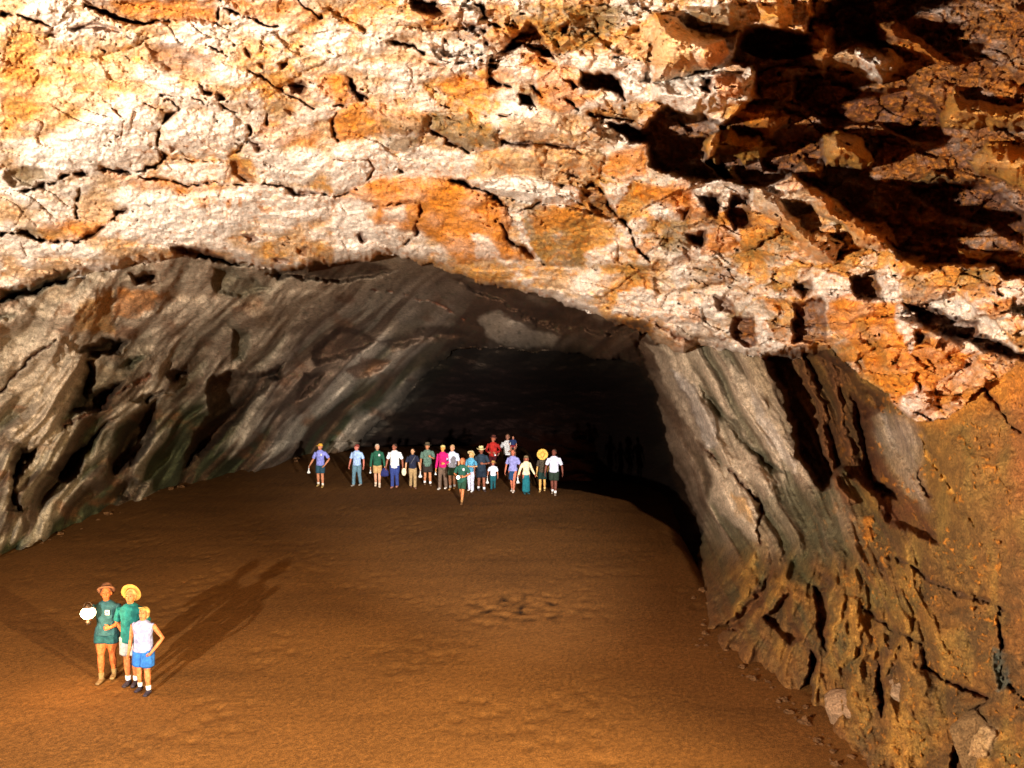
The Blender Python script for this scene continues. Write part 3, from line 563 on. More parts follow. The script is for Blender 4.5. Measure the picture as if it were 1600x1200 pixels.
# ------------------------------------------------------------------ sandy floor
fx_ = np.concatenate([np.arange(-34, -14, .3), np.arange(-14, 9, .045), np.arange(9, 24, .3)])
fy_ = [4.0]
while fy_[-1] < 75: fy_.append(fy_[-1] + max(0.03, 0.0035 * fy_[-1] ** 1.0 * (fy_[-1] / 16)))
fy_ = np.array(fy_)
FX, FY = np.meshgrid(fx_, fy_)
FZ = floor_z(FX, FY)
cxw, cyw = on_floor(810, 948)
sc = np.exp(-((FX - cxw) / 1.25) ** 2 - ((FY - cyw) / 1.1) ** 2)
FZ += sc * 0.045 * fbm(FX / .35, FY / .45, 2, 203)
trk = fbm(FX / 3.5 + 0.25 * FY, FY / 0.8, 3, 204)
FZ += 0.012 * np.clip(trk, 0, 1) + 0.006 * fbm(FX / .5, FY / .5, 3, 205)
w1, w2, _ = worley(FX / .42, FY / .5, 17)
FZ -= 0.028 * np.exp(-(w1 / .27) ** 2) * sstep(0.0, .3, fbm(FX / 2.2, FY / 3, 2, 206))
H, Wd = FX.shape
ii, jj = np.meshgrid(np.arange(H - 1), np.arange(Wd - 1), indexing='ij')
q = np.stack([ii * Wd + jj, ii * Wd + jj + 1, (ii + 1) * Wd + jj + 1, (ii + 1) * Wd + jj], -1).reshape(-1, 4)
me = bpy.data.meshes.new('cave_floor')
me.vertices.add(H * Wd); me.loops.add(len(q) * 4); me.polygons.add(len(q))
me.vertices.foreach_set('co', np.stack([FX, FY, FZ], -1).astype(np.float32).ravel())
me.loops.foreach_set('vertex_index', q.astype(np.int32).ravel())
me.polygons.foreach_set('loop_start', np.arange(0, len(q) * 4, 4, dtype=np.int32))
me.polygons.foreach_set('loop_total', np.full(len(q), 4, np.int32))
me.polygons.foreach_set('use_smooth', np.ones(len(q), bool))
fc = np.ones((H, Wd, 3)) * np.array((0.142, 0.060, 0.0145))
fc *= (1 + 0.25 * fbm(FX / 3, FY / 3, 3, 207) + 0.45 * fbm(FX / .05, FY / .09, 2, 208) - 0.3 * np.clip(trk, 0, 1) - 2.2 * sc * np.clip(fbm(FX / .35, FY / .45, 2, 203) * -1, 0, 1))[..., None]
ca = me.color_attributes.new('tint', 'FLOAT_COLOR', 'POINT')
ca.data.foreach_set('color', np.concatenate([np.clip(fc, .003, 1), np.ones((H, Wd, 1))], -1).astype(np.float32).ravel())
me.update(calc_edges=True)
me.materials.append(rock_material('sandy_soil', 12.0, 0.2, grain=0.3, spec=0.1, g2=1.8))
fo = bpy.data.objects.new('cave_floor', me); COL.objects.link(fo)
tag(fo, 'brown sandy cave floor trodden smooth', kind='structure')

# ------------------------------------------------------------------ people
MATS = {}
def cloth(name, rgb, rough=0.85, pattern=0.0):
    key = (name, rgb, pattern)
    if key in MATS: return MATS[key]
    m, nt, p = nodes_of(name)
    N = nt.nodes.new; L = nt.links.new
    tc = N('ShaderNodeTexCoord'); n = N('ShaderNodeTexNoise'); n.inputs['Scale'].default_value = 14 if not pattern else 26
    n.inputs['Detail'].default_value = 5; L(tc.outputs['Object'], n.inputs['Vector'])
    r = N('ShaderNodeValToRGB'); lo = 0.72 - pattern * .6; hi = 1.15 + pattern
    r.color_ramp.elements[0].position = .38; r.color_ramp.elements[1].position = .64
    r.color_ramp.elements[0].color = tuple(min(1, c * lo) for c in rgb) + (1,)
    r.color_ramp.elements[1].color = tuple(min(1, c * hi) for c in rgb) + (1,)
    L(n.outputs[0], r.inputs[0]); L(r.outputs[0], p.inputs['Base Color'])
    b = N('ShaderNodeBump'); b.inputs['Strength'].default_value = .7; b.inputs['Distance'].default_value = .05
    L(n.outputs[0], b.inputs['Height']); L(b.outputs[0], p.inputs['Normal'])
    p.inputs['Roughness'].default_value = rough; p.inputs['Specular IOR Level'].default_value = .25
    MATS[key] = m
    return m

class Shape:
    def __init__(s): s.v = []; s.f = []
    def tube(s, P, R, n=12, ref=(1, 0, 0)):
        P = [Vector(p) for p in P]; k = len(P); base = len(s.v)
        R = [(r, r) if not isinstance(r, tuple) else r for r in R]
        for i in range(k):
            t = (P[min(i + 1, k - 1)] - P[max(i - 1, 0)]).normalized()
            rf = Vector(ref)
            if abs(t.dot(rf)) > .9: rf = Vector((0, 0, 1)) if abs(t.z) < .8 else Vector((0, 1, 0))
            a = (rf - t * rf.dot(t)).normalized(); b = t.cross(a)
            for j in range(n):
                q = 2 * math.pi * j / n
                s.v.append(P[i] + a * math.cos(q) * R[i][0] + b * math.sin(q) * R[i][1])
        for i in range(k - 1):
            for j in range(n):
                j2 = (j + 1) % n
                s.f.append((base + i * n + j, base + i * n + j2, base + (i + 1) * n + j2, base + (i + 1) * n + j))
        for i, sg in ((0, -1), (k - 1, 1)):
            t = (P[min(i + 1, k - 1)] - P[max(i - 1, 0)]).normalized()
            c = len(s.v); s.v.append(P[i] + t * sg * min(R[i]) * .6)
            for j in range(n):
                a_, b_ = base + i * n + j, base + i * n + (j + 1) % n
                s.f.append((b_, a_, c) if sg < 0 else (a_, b_, c))
        return s
    def ball(s, c, r, n=14, m=10, M=None):
        c = Vector(c); base = len(s.v)
        r = (r, r, r) if not isinstance(r, tuple) else r
        for i in range(1, m):
            th = math.pi * i / m
            for j in range(n):
                ph = 2 * math.pi * j / n
                p = Vector((r[0] * math.sin(th) * math.cos(ph), r[1] * math.sin(th) * math.sin(ph), r[2] * math.cos(th)))
                s.v.append(c + (M @ p if M else p))
        tp = len(s.v); p = Vector((0, 0, r[2])); s.v.append(c + (M @ p if M else p)); bt = len(s.v); s.v.append(c - (M @ p if M else p))
        for i in range(m - 2):
            for j in range(n):
                j2 = (j + 1) % n
                s.f.append((base + i * n + j, base + (i + 1) * n + j, base + (i + 1) * n + j2, base + i * n + j2))
        for j in range(n):
            s.f.append((tp, base + j, base + (j + 1) % n)); k = base + (m - 2) * n
            s.f.append((bt, k + (j + 1) % n, k + j))
        return s
    def lathe(s, prof, M, n=28, warp=None):
        base = len(s.v)
        for (r, z) in prof:
            for j in range(n):
                q = 2 * math.pi * j / n
                p = Vector((r * math.cos(q), r * math.sin(q), z))
                if warp: p = warp(p)
                s.v.append(M @ p)
        k = len(prof)
        for i in range(k - 1):
            for j in range(n):
                j2 = (j + 1) % n
                s.f.append((base + i * n + j, base + i * n + j2, base + (i + 1) * n + j2, base + (i + 1) * n + j))
        return s
    def xform(s, M): s.v = [M @ p for p in s.v]; return s
    def obj(s, name, mat, parent=None): return mesh_obj(name, s.v, s.f, mat, parent)
    def union(s, name, mat, parent=None, voxel=.014, smooth=3, extra=None):
        o = mesh_obj(name, s.v, s.f, None, None)
        r = o.modifiers.new('r', 'REMESH'); r.mode = 'VOXEL'; r.voxel_size = voxel; r.use_smooth_shade = True
        sm = o.modifiers.new('s', 'SMOOTH'); sm.factor = .5; sm.iterations = smooth
        dg = bpy.context.evaluated_depsgraph_get()
        me = bpy.data.meshes.new_from_object(o.evaluated_get(dg), depsgraph=dg)
        o.modifiers.clear(); old = o.data; o.data = me; bpy.data.meshes.remove(old)
        if extra:
            bm = bmesh.new(); bm.from_mesh(me)
            vs = [bm.verts.new(p) for p in extra.v]
            for f in extra.f: bm.faces.new([vs[i] for i in f]).smooth = True
            bm.to_mesh(me); bm.free()
        me.name = name; me.materials.clear(); me.materials.append(mat)
        o.parent = parent
        return o

def hand(sh, fg, wrist, d, palm_n, H, curl, side):
    d = Vector(d).normalized(); n = (Vector(palm_n) - d * d.dot(Vector(palm_n))).normalized(); a = d.cross(n) * side
    c = Vector(wrist) + d * .028 * H
    M = Matrix((a, n, d)).transposed()
    sh.ball(c, (.023 * H, .012 * H, .032 * H), M=M)
    for i in range(4):
        o = Vector(wrist) + d * (.052 - .003 * abs(i - 1.5)) * H + a * (i - 1.5) * .0115 * H
        L = (.034, .040, .037, .028)[i] * H
        q0 = o; t = d.copy(); P = [q0 - d * .012 * H]
        for k in range(3):
            P.append(q0.copy())
            ang = curl * (0.55 + .2 * k + .06 * i)
            t = (t * math.cos(ang) + n * math.sin(ang)).normalized() if k == 0 else (Matrix.Rotation(ang, 3, d.cross(n)) @ t)
            q0 = q0 + t * L * (.45, .32, .25)[k]
        P.append(q0)
        fg.tube(P, [.0052 * H, .0054 * H, .005 * H, .0045 * H, .0038 * H], n=7)
    o = Vector(wrist) + d * .022 * H - a * .018 * H
    t = (d * .6 - a * .65 + n * .45 * (0.4 + curl)).normalized()
    fg.tube([o, o + t * .02 * H, o + (t + d * .4).normalized() * .042 * H], [.007 * H, .0062 * H, .0045 * H], n=7)

ARMS = {  # elbow, wrist (from the shoulder), hand direction; x is outward; scaled by height
 'down': ((.035, .012, -.175), (.048, -.025, -.325), (.05, -.25, -1), .5),
 'wide': ((.055, .015, -.165), (.075, -.03, -.31), (.08, -.3, -1), .5),
 'out': ((.065, .01, -.165), (.125, -.05, -.29), (.35, -.3, -1), 1.2),
 'hold': ((.04, .01, -.175), (.062, -.05, -.32), (.05, -.2, -1), 1.5),
 'waist': ((.07, .03, -.155), (-.03, -.115, -.19), (-1, -.3, -.1), .9),
 'hip': ((.085, .04, -.15), (.015, -.07, -.275), (-.5, -.3, -.8), .7),
 'chest': ((.06, .0, -.165), (-.045, -.12, -.105), (-1, -.2, .5), 1.0),
 'fold': ((.06, -.01, -.16), (-.09, -.115, -.15), (-1, .1, .1), .7),
 'lamp': ((.075, -.01, -.155), (-.02, -.125, -.045), (-.1, -.45, .9), 1.5),
 'behind': ((.06, .06, -.16), (.02, .10, -.28), (-.5, .3, -.8), .6),
}
ALL = {}
def person(label, px, py, H, yaw=0, skin=(.50, .20, .10), hair=(.05, .025, .015), hairk='short', hat=None, hatc=(.6, .45, .2), top='tee', topc=(.8, .8, .8), bot='shorts', botc=(.03, .05, .06),
           arms=('down', 'down'), step=0.0, stance=.05, socks=(.8, .8, .8), shoes=(.15, .08, .04), headp=0.0, headyaw=0.0, vox=.013, fem=False, group=None, z0=None, badge=None, pattern=0, xyz=None, seat=False, bulk=1.0, hatp=0.0, sl_=.80):
    x, y = on_floor(px, py)
    z = float(floor_z(x, y)) if z0 is None else z0
    if xyz: x, y, z = xyz
    root = bpy.data.objects.new('person', None); COL.objects.link(root)
    root.empty_display_size = .3
    tag(root, label, 'person', group)
    root.location = (x, y, z); root.rotation_euler = (0, 0, yaw + math.atan2(-x, y) * 0.0)
    sk = cloth('skin', skin, .6)
    B = bulk
    sw = (.098 if fem else .108) * H * (.5 + .5 * B)
    hipz, shz = .52 * H, .815 * H
    sh = Shape(); fg = Shape()
    hw = .048 * H * (1.05 if fem else 1.0)
    # torso and neck
    tr = [(0, 0, .47 * H), (0, 0, .52 * H), (0, 0, .60 * H), (0, -.004 * H, .68 * H), (0, 0, .75 * H), (0, .004 * H, .80 * H), (0, .006 * H, .835 * H)]
    rr = [(.070, .052), (.090 if fem else .084, .062), (.066 if fem else .076, .052), (.080, .060), (.094, .062), (.088, .052), (.040, .036)]
    rr = [(a * H * (.4 + .6 * B), b * H * (.2 + .8 * B)) for a, b in rr]
    sh.tube(tr, rr, 18)
    sh.tube([(0, .006 * H, .80 * H), (0, .0, .86 * H), (0, -.004 * H, .885 * H)], [.036 * H, .031 * H, .031 * H])
    # legs
    legs = []
    for sgn in (-1, 1):
        st = step * sgn
        hip = Vector((sgn * hw, 0, .50 * H)); ank = Vector((sgn * stance * H, -st * .16 * H, .045 * H))
        knee = (hip + ank) * .5 + Vector((0, -.012 * H - abs(st) * .03 * H, .012 * H))
        if st < 0: ank.z += .012 * H
        if seat: knee = hip + Vector((sgn * .05 * H, -.20 * H, -.02 * H)); ank = knee + Vector((0, -.02 * H, -.22 * H))
        legs.append((hip, knee, ank))
        sh.tube([hip, hip.lerp(knee, .5), knee, knee.lerp(ank, .35), knee.lerp(ank, .75), ank], [.054 * H * B, .046 * H * B, .033 * H, .036 * H, .024 * H, .021 * H], 12)
        sh.tube([ank + Vector((0, .02 * H, -.022 * H)), ank + Vector((0, -.03 * H, -.026 * H)), ank + Vector((sgn * .006 * H, -.085 * H, -.032 * H))], [(.02 * H, .018 * H), (.023 * H, .017 * H), (.022 * H, .01 * H)], 10)
    # arms
    AJ = []
    for sgn, nm in zip((-1, 1), arms):
        e, wv, hd, curl = ARMS[nm]
        S = Vector((sgn * sw, .004 * H, .785 * H))
        E = S + Vector((sgn * e[0], e[1], e[2])) * H; Wp = S + Vector((sgn * wv[0], wv[1], wv[2])) * H
        dh = Vector((sgn * hd[0], hd[1], hd[2])).normalized()
        sh.tube([S + Vector((-sgn * .03 * H, 0, -.005 * H)), S, S.lerp(E, .5), E, E.lerp(Wp, .4), Wp, Wp + dh * .012 * H], [.03 * H, .030 * H, .027 * H, .023 * H, .024 * H, .0155 * H, .016 * H], 10)
        pn = Vector((-sgn, 0, 0)) if abs(dh.x) < .7 else Vector((0, 1, -.3))
        hand(sh, fg, Wp, dh, pn, H, curl, sgn)
        AJ.append((S, E, Wp, Wp + dh * .05 * H))
    # head
    HM = Matrix.Translation((0, 0, .846 * H)) @ Matrix.Scale(1.13, 4) @ Matrix.Rotation(headyaw, 4, 'Z') @ Matrix.Rotation(-headp, 4, 'X') @ Matrix.Translation((0, 0, -.872 * H))
    hc = .935 * H
    hs = Shape()
    hs.ball((0, .006 * H, hc + .012 * H), (.044 * H, .054 * H, .054 * H), 16, 12)
    hs.tube([(0, -.010 * H, hc + .01 * H), (0, -.016 * H, hc - .025 * H), (0, -.026 * H, hc - .055 * H)], [(.040 * H, .042 * H), (.036 * H, .036 * H), (.018 * H, .018 * H)], 14)
    hs.tube([(0, -.046 * H, hc + .012 * H), (0, -.062 * H, hc - .016 * H), (0, -.048 * H, hc - .020 * H)], [.006 * H, .009 * H, .008 * H], 8)
    hs.ball((0, -.050 * H, hc - .038 * H), (.014 * H, .007 * H, .005 * H), 8, 6)
    for sgn in (-1, 1):
        hs.ball((sgn * .045 * H, .006 * H, hc - .002 * H), (.006 * H, .012 * H, .017 * H), 8, 6)
        hs.ball((sgn * .02 * H, -.040 * H, hc + .016 * H), (.015 * H, .012 * H, .006 * H), 8, 6)
    hs.xform(HM)
    k = len(sh.v); sh.v += hs.v; sh.f += [tuple(i + k for i in f) for f in hs.f]
    sh.union('body', sk, root, vox * .8, 2, fg)
    for sgn in (-1, 1):
        Shape().ball((sgn * .018 * H, -.0475 * H, hc + .004 * H), (.0075 * H, .004 * H, .0042 * H), 8, 6).xform(HM).obj('eye', cloth('eye_dark', (.03, .015, .01), .3), root)
    Shape().ball((0, -.0535 * H, hc - .038 * H), (.013 * H, .004 * H, .0035 * H), 8, 6).xform(HM).obj('mouth', cloth('lips', (.30, .08, .06), .5), root)
    # hair
    if hairk != 'none':
        hr = Shape()
        hr.ball((0, .014 * H, hc + .022 * H), (.0485 * H, .054 * H, .050 * H), 16, 12)
        hr.ball((0, .028 * H, hc - .005 * H), (.043 * H, .040 * H, .046 * H), 14, 10)
        if hairk == 'long':
            for sgn in (-1, 1):
                hr.tube([(sgn * .036 * H, .012 * H, hc + .03 * H), (sgn * .047 * H, .015 * H, hc - .02 * H), (sgn * .042 * H, .015 * H, hc - .085 * H)], [.020 * H, .019 * H, .011 * H], 8)
            hr.tube([(0, .04 * H, hc + .02 * H), (0, .048 * H, hc - .04 * H), (0, .04 * H, hc - .10 * H)], [(.04 * H, .02 * H), (.042 * H, .02 * H), (.03 * H, .012 * H)], 10)
        hr.xform(HM).union('hair', cloth('hair', hair, .6), root, vox, 2)
    if hat:
        M = HM @ Matrix.Translation((0, .008 * H, hc + .030 * H)) @ Matrix.Rotation(-.12 - hatp, 4, 'X')
        hm = cloth('hat_felt' if hat in ('cowboy', 'bush') else 'hat_straw', hatc, .9)
        ht = Shape(); u = H if H > 1.3 else H * 1.15
        if hat in ('wide', 'cowboy', 'bush', 'sun'):
            R = {'wide': .090, 'cowboy': .092, 'bush': .080, 'sun': .125}[hat] * u; ch = {'wide': .055, 'cowboy': .07, 'bush': .06, 'sun': .05}[hat] * u
            cv = {'wide': -1.2, 'cowboy': 5.0, 'bush': 2.2, 'sun': -.5}[hat] / u
            def wp(p, cv=cv, R=R):
                rr = math.hypot(p.x, p.y)
                if rr > .056 * u: p = p + Vector((0, 0, cv * (p.x ** 2 - (.056 * u) ** 2) * (1 if cv > 0 else 1)))
                return p
            prof = [(0, ch * .92), (.03 * u, ch), (.044 * u, ch * .9), (.052 * u, .01 * u), (.058 * u, .002 * u), (R * .8, -.002 * u), (R, 0), (R, -.005 * u), (R * .8, -.007 * u), (.054 * u, -.004 * u), (.048 * u, .006 * u), (.04 * u, ch * .8), (0, ch * .85)]
            ht.lathe(prof, M, 30, wp).obj('hat', hm, root)
            Shape().lathe([(.0535 * u, .004 * u), (.0550 * u, .006 * u), (.0535 * u, .020 * u), (.050 * u, .018 * u)], M, 30).obj('hat_band', cloth('hat_band', tuple(c * .4 for c in hatc)), root)
        else:
            ht.lathe([(0, .040 * u), (.025 * u, .037 * u), (.044 * u, .022 * u), (.052 * u, 0), (.053 * u, -.012 * u), (.049 * u, -.012 * u), (.046 * u, 0), (.02 * u, .03 * u), (0, .034 * u)], M, 20)
            ht.tube([Vector(M @ Vector((0, -.035 * u, -.004 * u))), Vector(M @ Vector((0, -.075 * u, -.008 * u))), Vector(M @ Vector((0, -.10 * u, -.016 * u)))], [(.04 * u, .004 * u), (.042 * u, .004 * u), (.022 * u, .003 * u)], 12)
            ht.obj('hat', hm, root)
    # clothes
    q = .009 * H
    tp = Shape(); hem = .50 if top != 'jacket' else .46
    z_h = hem * H
    tt = [(0, 0, z_h), (0, 0, .56 * H)] + tr[2:6] + [(0, .005 * H, .838 * H)]
    rt = [(rr[1][0] * 1.10 + q, rr[1][1] * 1.12 + q), (rr[1][0] + q, rr[1][1] + q), (rr[2][0] * 1.10 + q, rr[2][1] * 1.1 + q)] + [(a + q, b + q) for a, b in rr[3:6]] + [(.060 * H, .050 * H)]
    tp.tube(tt, rt, 18)
    for sgn, (S, E, Wp, Hp) in zip((-1, 1), AJ):
        sl0 = S + Vector((-sgn * .035 * H, 0, 0))
        if top in ('tee', 'jacket'):
            e = S.lerp(E, .78); tp.tube([sl0, S, S.lerp(E, .45), e], [.030 * H, .035 * H, .038 * H, .042 * H], 12)
        elif top == 'long':
            tp.tube([sl0, S, S.lerp(E, .5), E, E.lerp(Wp, .5), E.lerp(Wp, .93)], [.030 * H, .034 * H, .034 * H, .031 * H, .030 * H, .024 * H], 12)
        else:
            tp.tube([sl0, S + Vector((-sgn * .004 * H, 0, 0))], [.030 * H, .034 * H], 12)
    tp.tube([(0, .004 * H, .815 * H), (0, .002 * H, .846 * H)], [(.048 * H, .044 * H), (.037 * H, .037 * H)], 12)
    tp.union('shirt', cloth('shirt', topc, .9, pattern), root, vox, 3)
    bt = Shape()
    if bot in ('skirt', 'long_skirt'):
        zb = .30 * H if bot == 'skirt' else .07 * H
        bt.tube([(0, 0, zb), (0, 0, (zb + .5 * H) / 2), (0, 0, .50 * H), (0, 0, .585 * H)], [(.105 * H, .085 * H), (.10 * H, .078 * H), (rr[1][0] + q * .8, rr[1][1] + q * .8), (rr[2][0] + q * .6, rr[2][1] + q * .6)], 18)
    else:
        bt.tube([(0, 0, .455 * H), (0, 0, .50 * H), (0, 0, .585 * H)], [(.075 * H * B, .055 * H), (rr[1][0] + q * .8, rr[1][1] + q * .8), (rr[2][0] + q * .7, rr[2][1] + q * .7)], 18)
        for hip, knee, ank in legs:
            if bot == 'shorts':
                e = hip.lerp(knee, sl_); bt.tube([hip, hip.lerp(knee, .4), e], [.060 * H * B, .060 * H * B, .060 * H * B], 12)
            else:
                bt.tube([hip, hip.lerp(knee, .5), knee, knee.lerp(ank, .5), ank + Vector((0, 0, -.008 * H))], [.060 * H * B, .054 * H * B, .044 * H, .041 * H, .040 * H], 12)
    bt.union({'shorts': 'shorts', 'trousers': 'trousers', 'skirt': 'skirt', 'long_skirt': 'skirt'}[bot], cloth('trouser_cloth', botc, .9), root, vox, 3)
    for sgn, (hip, knee, ank) in zip((-1, 1), legs):
        if bot in ('shorts', 'skirt') and socks:
            Shape().tube([ank + Vector((0, .002 * H, -.01 * H)), ank, ank.lerp(knee, .22)], [.026 * H, .025 * H, .029 * H], 12).obj('sock', cloth('sock', socks), root)
        if shoes:
            s_ = Shape()
            s_.tube([ank + Vector((0, .03 * H, -.022 * H)), ank + Vector((0, .0, -.018 * H)), ank + Vector((0, -.04 * H, -.024 * H)), ank + Vector((sgn * .007 * H, -.095 * H, -.030 * H))], [(.024 * H, .020 * H), (.027 * H, .025 * H), (.029 * H, .020 * H), (.024 * H, .013 * H)], 12)
            s_.tube([ank + Vector((0, 0, -.02 * H)), ank + Vector((0, 0, .012 * H))], [.026 * H, .027 * H], 12)
            s_.union('shoe', cloth('shoe', shoes, .7), root, vox * .8, 2)
    if badge:
        c = Vector((.045 * H, -rt[4][1] - .006 * H, .745 * H))
        bs = Shape(); s2 = .022 * H
        me_v = [c + Vector((a * s2, b * .006 * H, d_ * s2 * 1.15)) for b in (-1, 1) for a, d_ in ((-1, -1), (1, -1), (1, 1), (-1, 1))]
        bs.v = me_v; bs.f = [(0, 1, 2, 3), (7, 6, 5, 4), (0, 4, 5, 1), (1, 5, 6, 2), (2, 6, 7, 3), (3, 7, 4, 0)]
        bo = bs.obj('badge', cloth('badge_white', (.8, .8, .78)), root)
        if badge == 'cross':
            cr_ = Shape()
            for dxx, dzz_ in ((1.0, .35), (.35, 1.0)):
                k = len(cr_.v); s3 = s2 * .62
                cr_.v += [c + Vector((a * s3 * dxx, (-.0085 + (b > 0) * .003) * H - 0.0005 * dxx, d_ * s3 * dzz_)) for b in (-1, 1) for a, d_ in ((-1, -1), (1, -1), (1, 1), (-1, 1))]
                cr_.f += [tuple(i + k for i in f) for f in [(0, 1, 2, 3), (7, 6, 5, 4), (0, 4, 5, 1), (1, 5, 6, 2), (2, 6, 7, 3), (3, 7, 4, 0)]]
            cr_.obj('emblem', cloth('emblem_dark', (.08, .02, .04)), bo)
    Mw = Matrix.Translation(root.location) @ Matrix.Rotation(yaw, 4, 'Z')
    return root, [Mw @ a[3] for a in AJ], Mw, AJ

def torch(hp, label, lit=False, s=1.0, aim=(0, -.25, -1), col=(.8, .8, .75), group='hand torches carried by the group'):
    a = Vector(aim).normalized()
    root = bpy.data.objects.new('torch', None); COL.objects.link(root); root.location = hp
    tag(root, label, 'torch', group)
    body = cloth('torch_body', col, .4)
    z = Vector((0, 0, 0))
    Shape().tube([-a * .06 * s, a * .02 * s, a * .10 * s], [.018 * s, .019 * s, .021 * s]).obj('handle', body, root)
    Shape().tube([a * .10 * s, a * .13 * s, a * .19 * s, a * .21 * s], [.023 * s, .035 * s, .066 * s, .068 * s], 16).obj('reflector', body, root)
    if lit:
        m, nt, p = nodes_of('torch_glass'); p.inputs['Emission Color'].default_value = (1, .85, .6, 1); p.inputs['Emission Strength'].default_value = 6
    else: m = cloth('torch_glass_off', (.7, .7, .68), .15)
    Shape().ball(a * .212 * s, (.058 * s, .058 * s, .03 * s), M=a.to_track_quat('Z', 'Y').to_matrix()).obj('lens', m, root)
    return root

GF = 'three people standing on the sand in front'
GB = 'visitors standing in a row at the cave mouth'
# --- front three
r1, h1, M1, _ = person('person in teal shirt and shorts holding up a glowing lantern, brown bush hat', 169, 1064, 1.66, yaw=.05, skin=(.46, .115, .03), hair=(.16, .06, .03), hat='bush', hatp=.45, hatc=(.22, .085, .035),
    topc=(.022, .075, .085), botc=(.01, .06, .068), arms=('lamp', 'waist'), step=-.35, stance=.045, socks=(.20, .13, .05), shoes=(.20, .12, .05), headp=.25, headyaw=.25, vox=.010, fem=True, group=GF, badge='cross', top='tee', bulk=1.3, sl_=.42)
r2, h2, M2, _ = person('person in wide straw hat and teal jacket standing behind the boy', 207, 1071, 1.68, yaw=-.05, skin=(.46, .15, .05), hair=(.45, .28, .1), hat='wide', hatp=.95, hatc=(.46, .22, .045), top='jacket', topc=(.006, .11, .105), bulk=1.2,
    bot='shorts', botc=(.32, .30, .30), arms=('behind', 'wide'), stance=.04, headp=.15, vox=.010, group=GF, shoes=(.03, .02, .03))
r3, h3, M3, _ = person('boy in pale sleeveless shirt and blue shorts looking up, hand at hip', 226, 1083, 1.46, yaw=-.15, skin=(.48, .155, .055), hair=(.55, .33, .12), hat='cap', hatc=(.50, .31, .08), top='sleeveless', topc=(.25, .27, .46),
    bot='shorts', botc=(.02, .11, .38), arms=('down', 'hip'), stance=.07, step=.2, shoes=(.02, .015, .03), headp=.35, vox=.010, group=GF, bulk=1.35, hatp=.3)
# lantern
def lantern(p):
    root = bpy.data.objects.new('lantern', None); COL.objects.link(root); root.location = p
    tag(root, 'glowing gas lantern held up beside the teal shirted person', 'lantern')
    met = cloth('lantern_metal', (.04, .025, .015), .5)
    Shape().lathe([(0, -.20), (.038, -.195), (.042, -.15), (.035, -.125), (.02, -.115), (.02, -.105), (.05, -.10), (.05, -.09), (0, -.09)], Matrix.Identity(4), 20).obj('base', met, root)
    Shape().lathe([(0, .15), (.02, .15), (.03, .13), (.08, .105), (.08, .098), (0, .098)], Matrix.Identity(4), 20).obj('lid', met, root)
    hd = Shape(); hd.tube([(.085 * math.cos(t), 0, .06 + .13 * math.sin(t)) for t in np.linspace(-.1, math.pi + .1, 12)], [.004] * 12, 6); hd.obj('handle', met, root)
    m, nt, q = nodes_of('lantern_glow'); q.inputs['Emission Color'].default_value = (1, .72, .36, 1); q.inputs['Emission Strength'].default_value = 9
    Shape().lathe([(.02, -.10), (.07, -.085), (.11, -.045), (.125, .0), (.11, .05), (.075, .085), (.03, .1)], Matrix.Identity(4), 24).obj('globe', m, root)
    d = bpy.data.lights.new('lantern_light', 'POINT'); d.energy = 120; d.color = (1, .6, .28); d.shadow_soft_size = .1
    o = bpy.data.objects.new('lantern_light', d); COL.objects.link(o); o.parent = root; o.location = (0, -.16, 0)
lantern(h1[0] + Vector((.0, -.14, .0)))

# --- the group at the back
pr = random.Random(4)
def P(*a, **k):
    k['yaw'] = k.get('yaw', 0) + pr.uniform(-.35, .35); k.setdefault('headyaw', pr.uniform(-.5, .5)); k.setdefault('headp', pr.uniform(-.12, .2))
    k.setdefault('step', pr.choice((-.5, -.25, .3, .6)))
    return person(*a, group=GB, vox=.016, **k)
a = P('person in yellow hat, blue violet shirt and dark shorts, standing apart from the group', 501, 762, 1.74, yaw=.1, hat='cap', hatc=(.75, .42, .05), topc=(.22, .24, .62), botc=(.02, .06, .09), arms=('out', 'hip'), stance=.065, step=.3, socks=(.7, .6, .5), shoes=(.42, .28, .10), badge='plain')
torch(a[1][0], 'white torch in the hand of the person in the yellow hat')
a = P('person in light blue short sleeved shirt and faded jeans', 558, 760, 1.68, skin=(.50, .16, .11), hat='cap', hatc=(.20, .04, .03), topc=(.35, .50, .78), bot='trousers', botc=(.10, .19, .24), arms=('wide', 'wide'), stance=.07, step=-.3, bulk=1.1, shoes=(.35, .3, .25))
a = P('grey haired person in dark green top and tan shorts', 590, 761, 1.72, yaw=-.1, hair=(.55, .48, .38), top='long', topc=(.015, .09, .05), botc=(.45, .27, .11), skin=(.60, .30, .18), arms=('down', 'hold'), stance=.045, socks=(.65, .5, .36), shoes=(.7, .55, .4), badge='plain')
hp = a[1][1] + Vector((.0, -.06, -.12))
bag = Shape().tube([hp + Vector((0, 0, .16)), hp + Vector((0, 0, .04)), hp + Vector((0, 0, -.12)), hp + Vector((0, 0, -.15))], [(.07, .03), (.15, .06), (.17, .07), (.14, .05)], 14).obj('jacket', cloth('navy_cloth', (.02, .025, .12)), None)
tag(bag, 'rolled navy jacket carried in the hand of the green topped person', 'jacket')
a2 = torch(a[1][0], 'short white torch beside the tan shorts', s=.7)
a = P('tall person in loose white shirt and navy trousers', 617, 762, 1.76, skin=(.30, .10, .055), topc=(.86, .86, .86), bot='trousers', botc=(.03, .05, .20), arms=('wide', 'wide'), stance=.045, bulk=1.2, shoes=(.40, .18, .13), top='jacket')
hp = a[1][1] + Vector((.05, -.03, -.10))
hh = Shape().ball(hp, (.10, .05, .16), 14, 10).union('sun_hat', cloth('cream_cloth', (.72, .66, .45)), None, .012, 2)
tag(hh, 'folded cream hat in the hand of the white shirted person', 'hat')
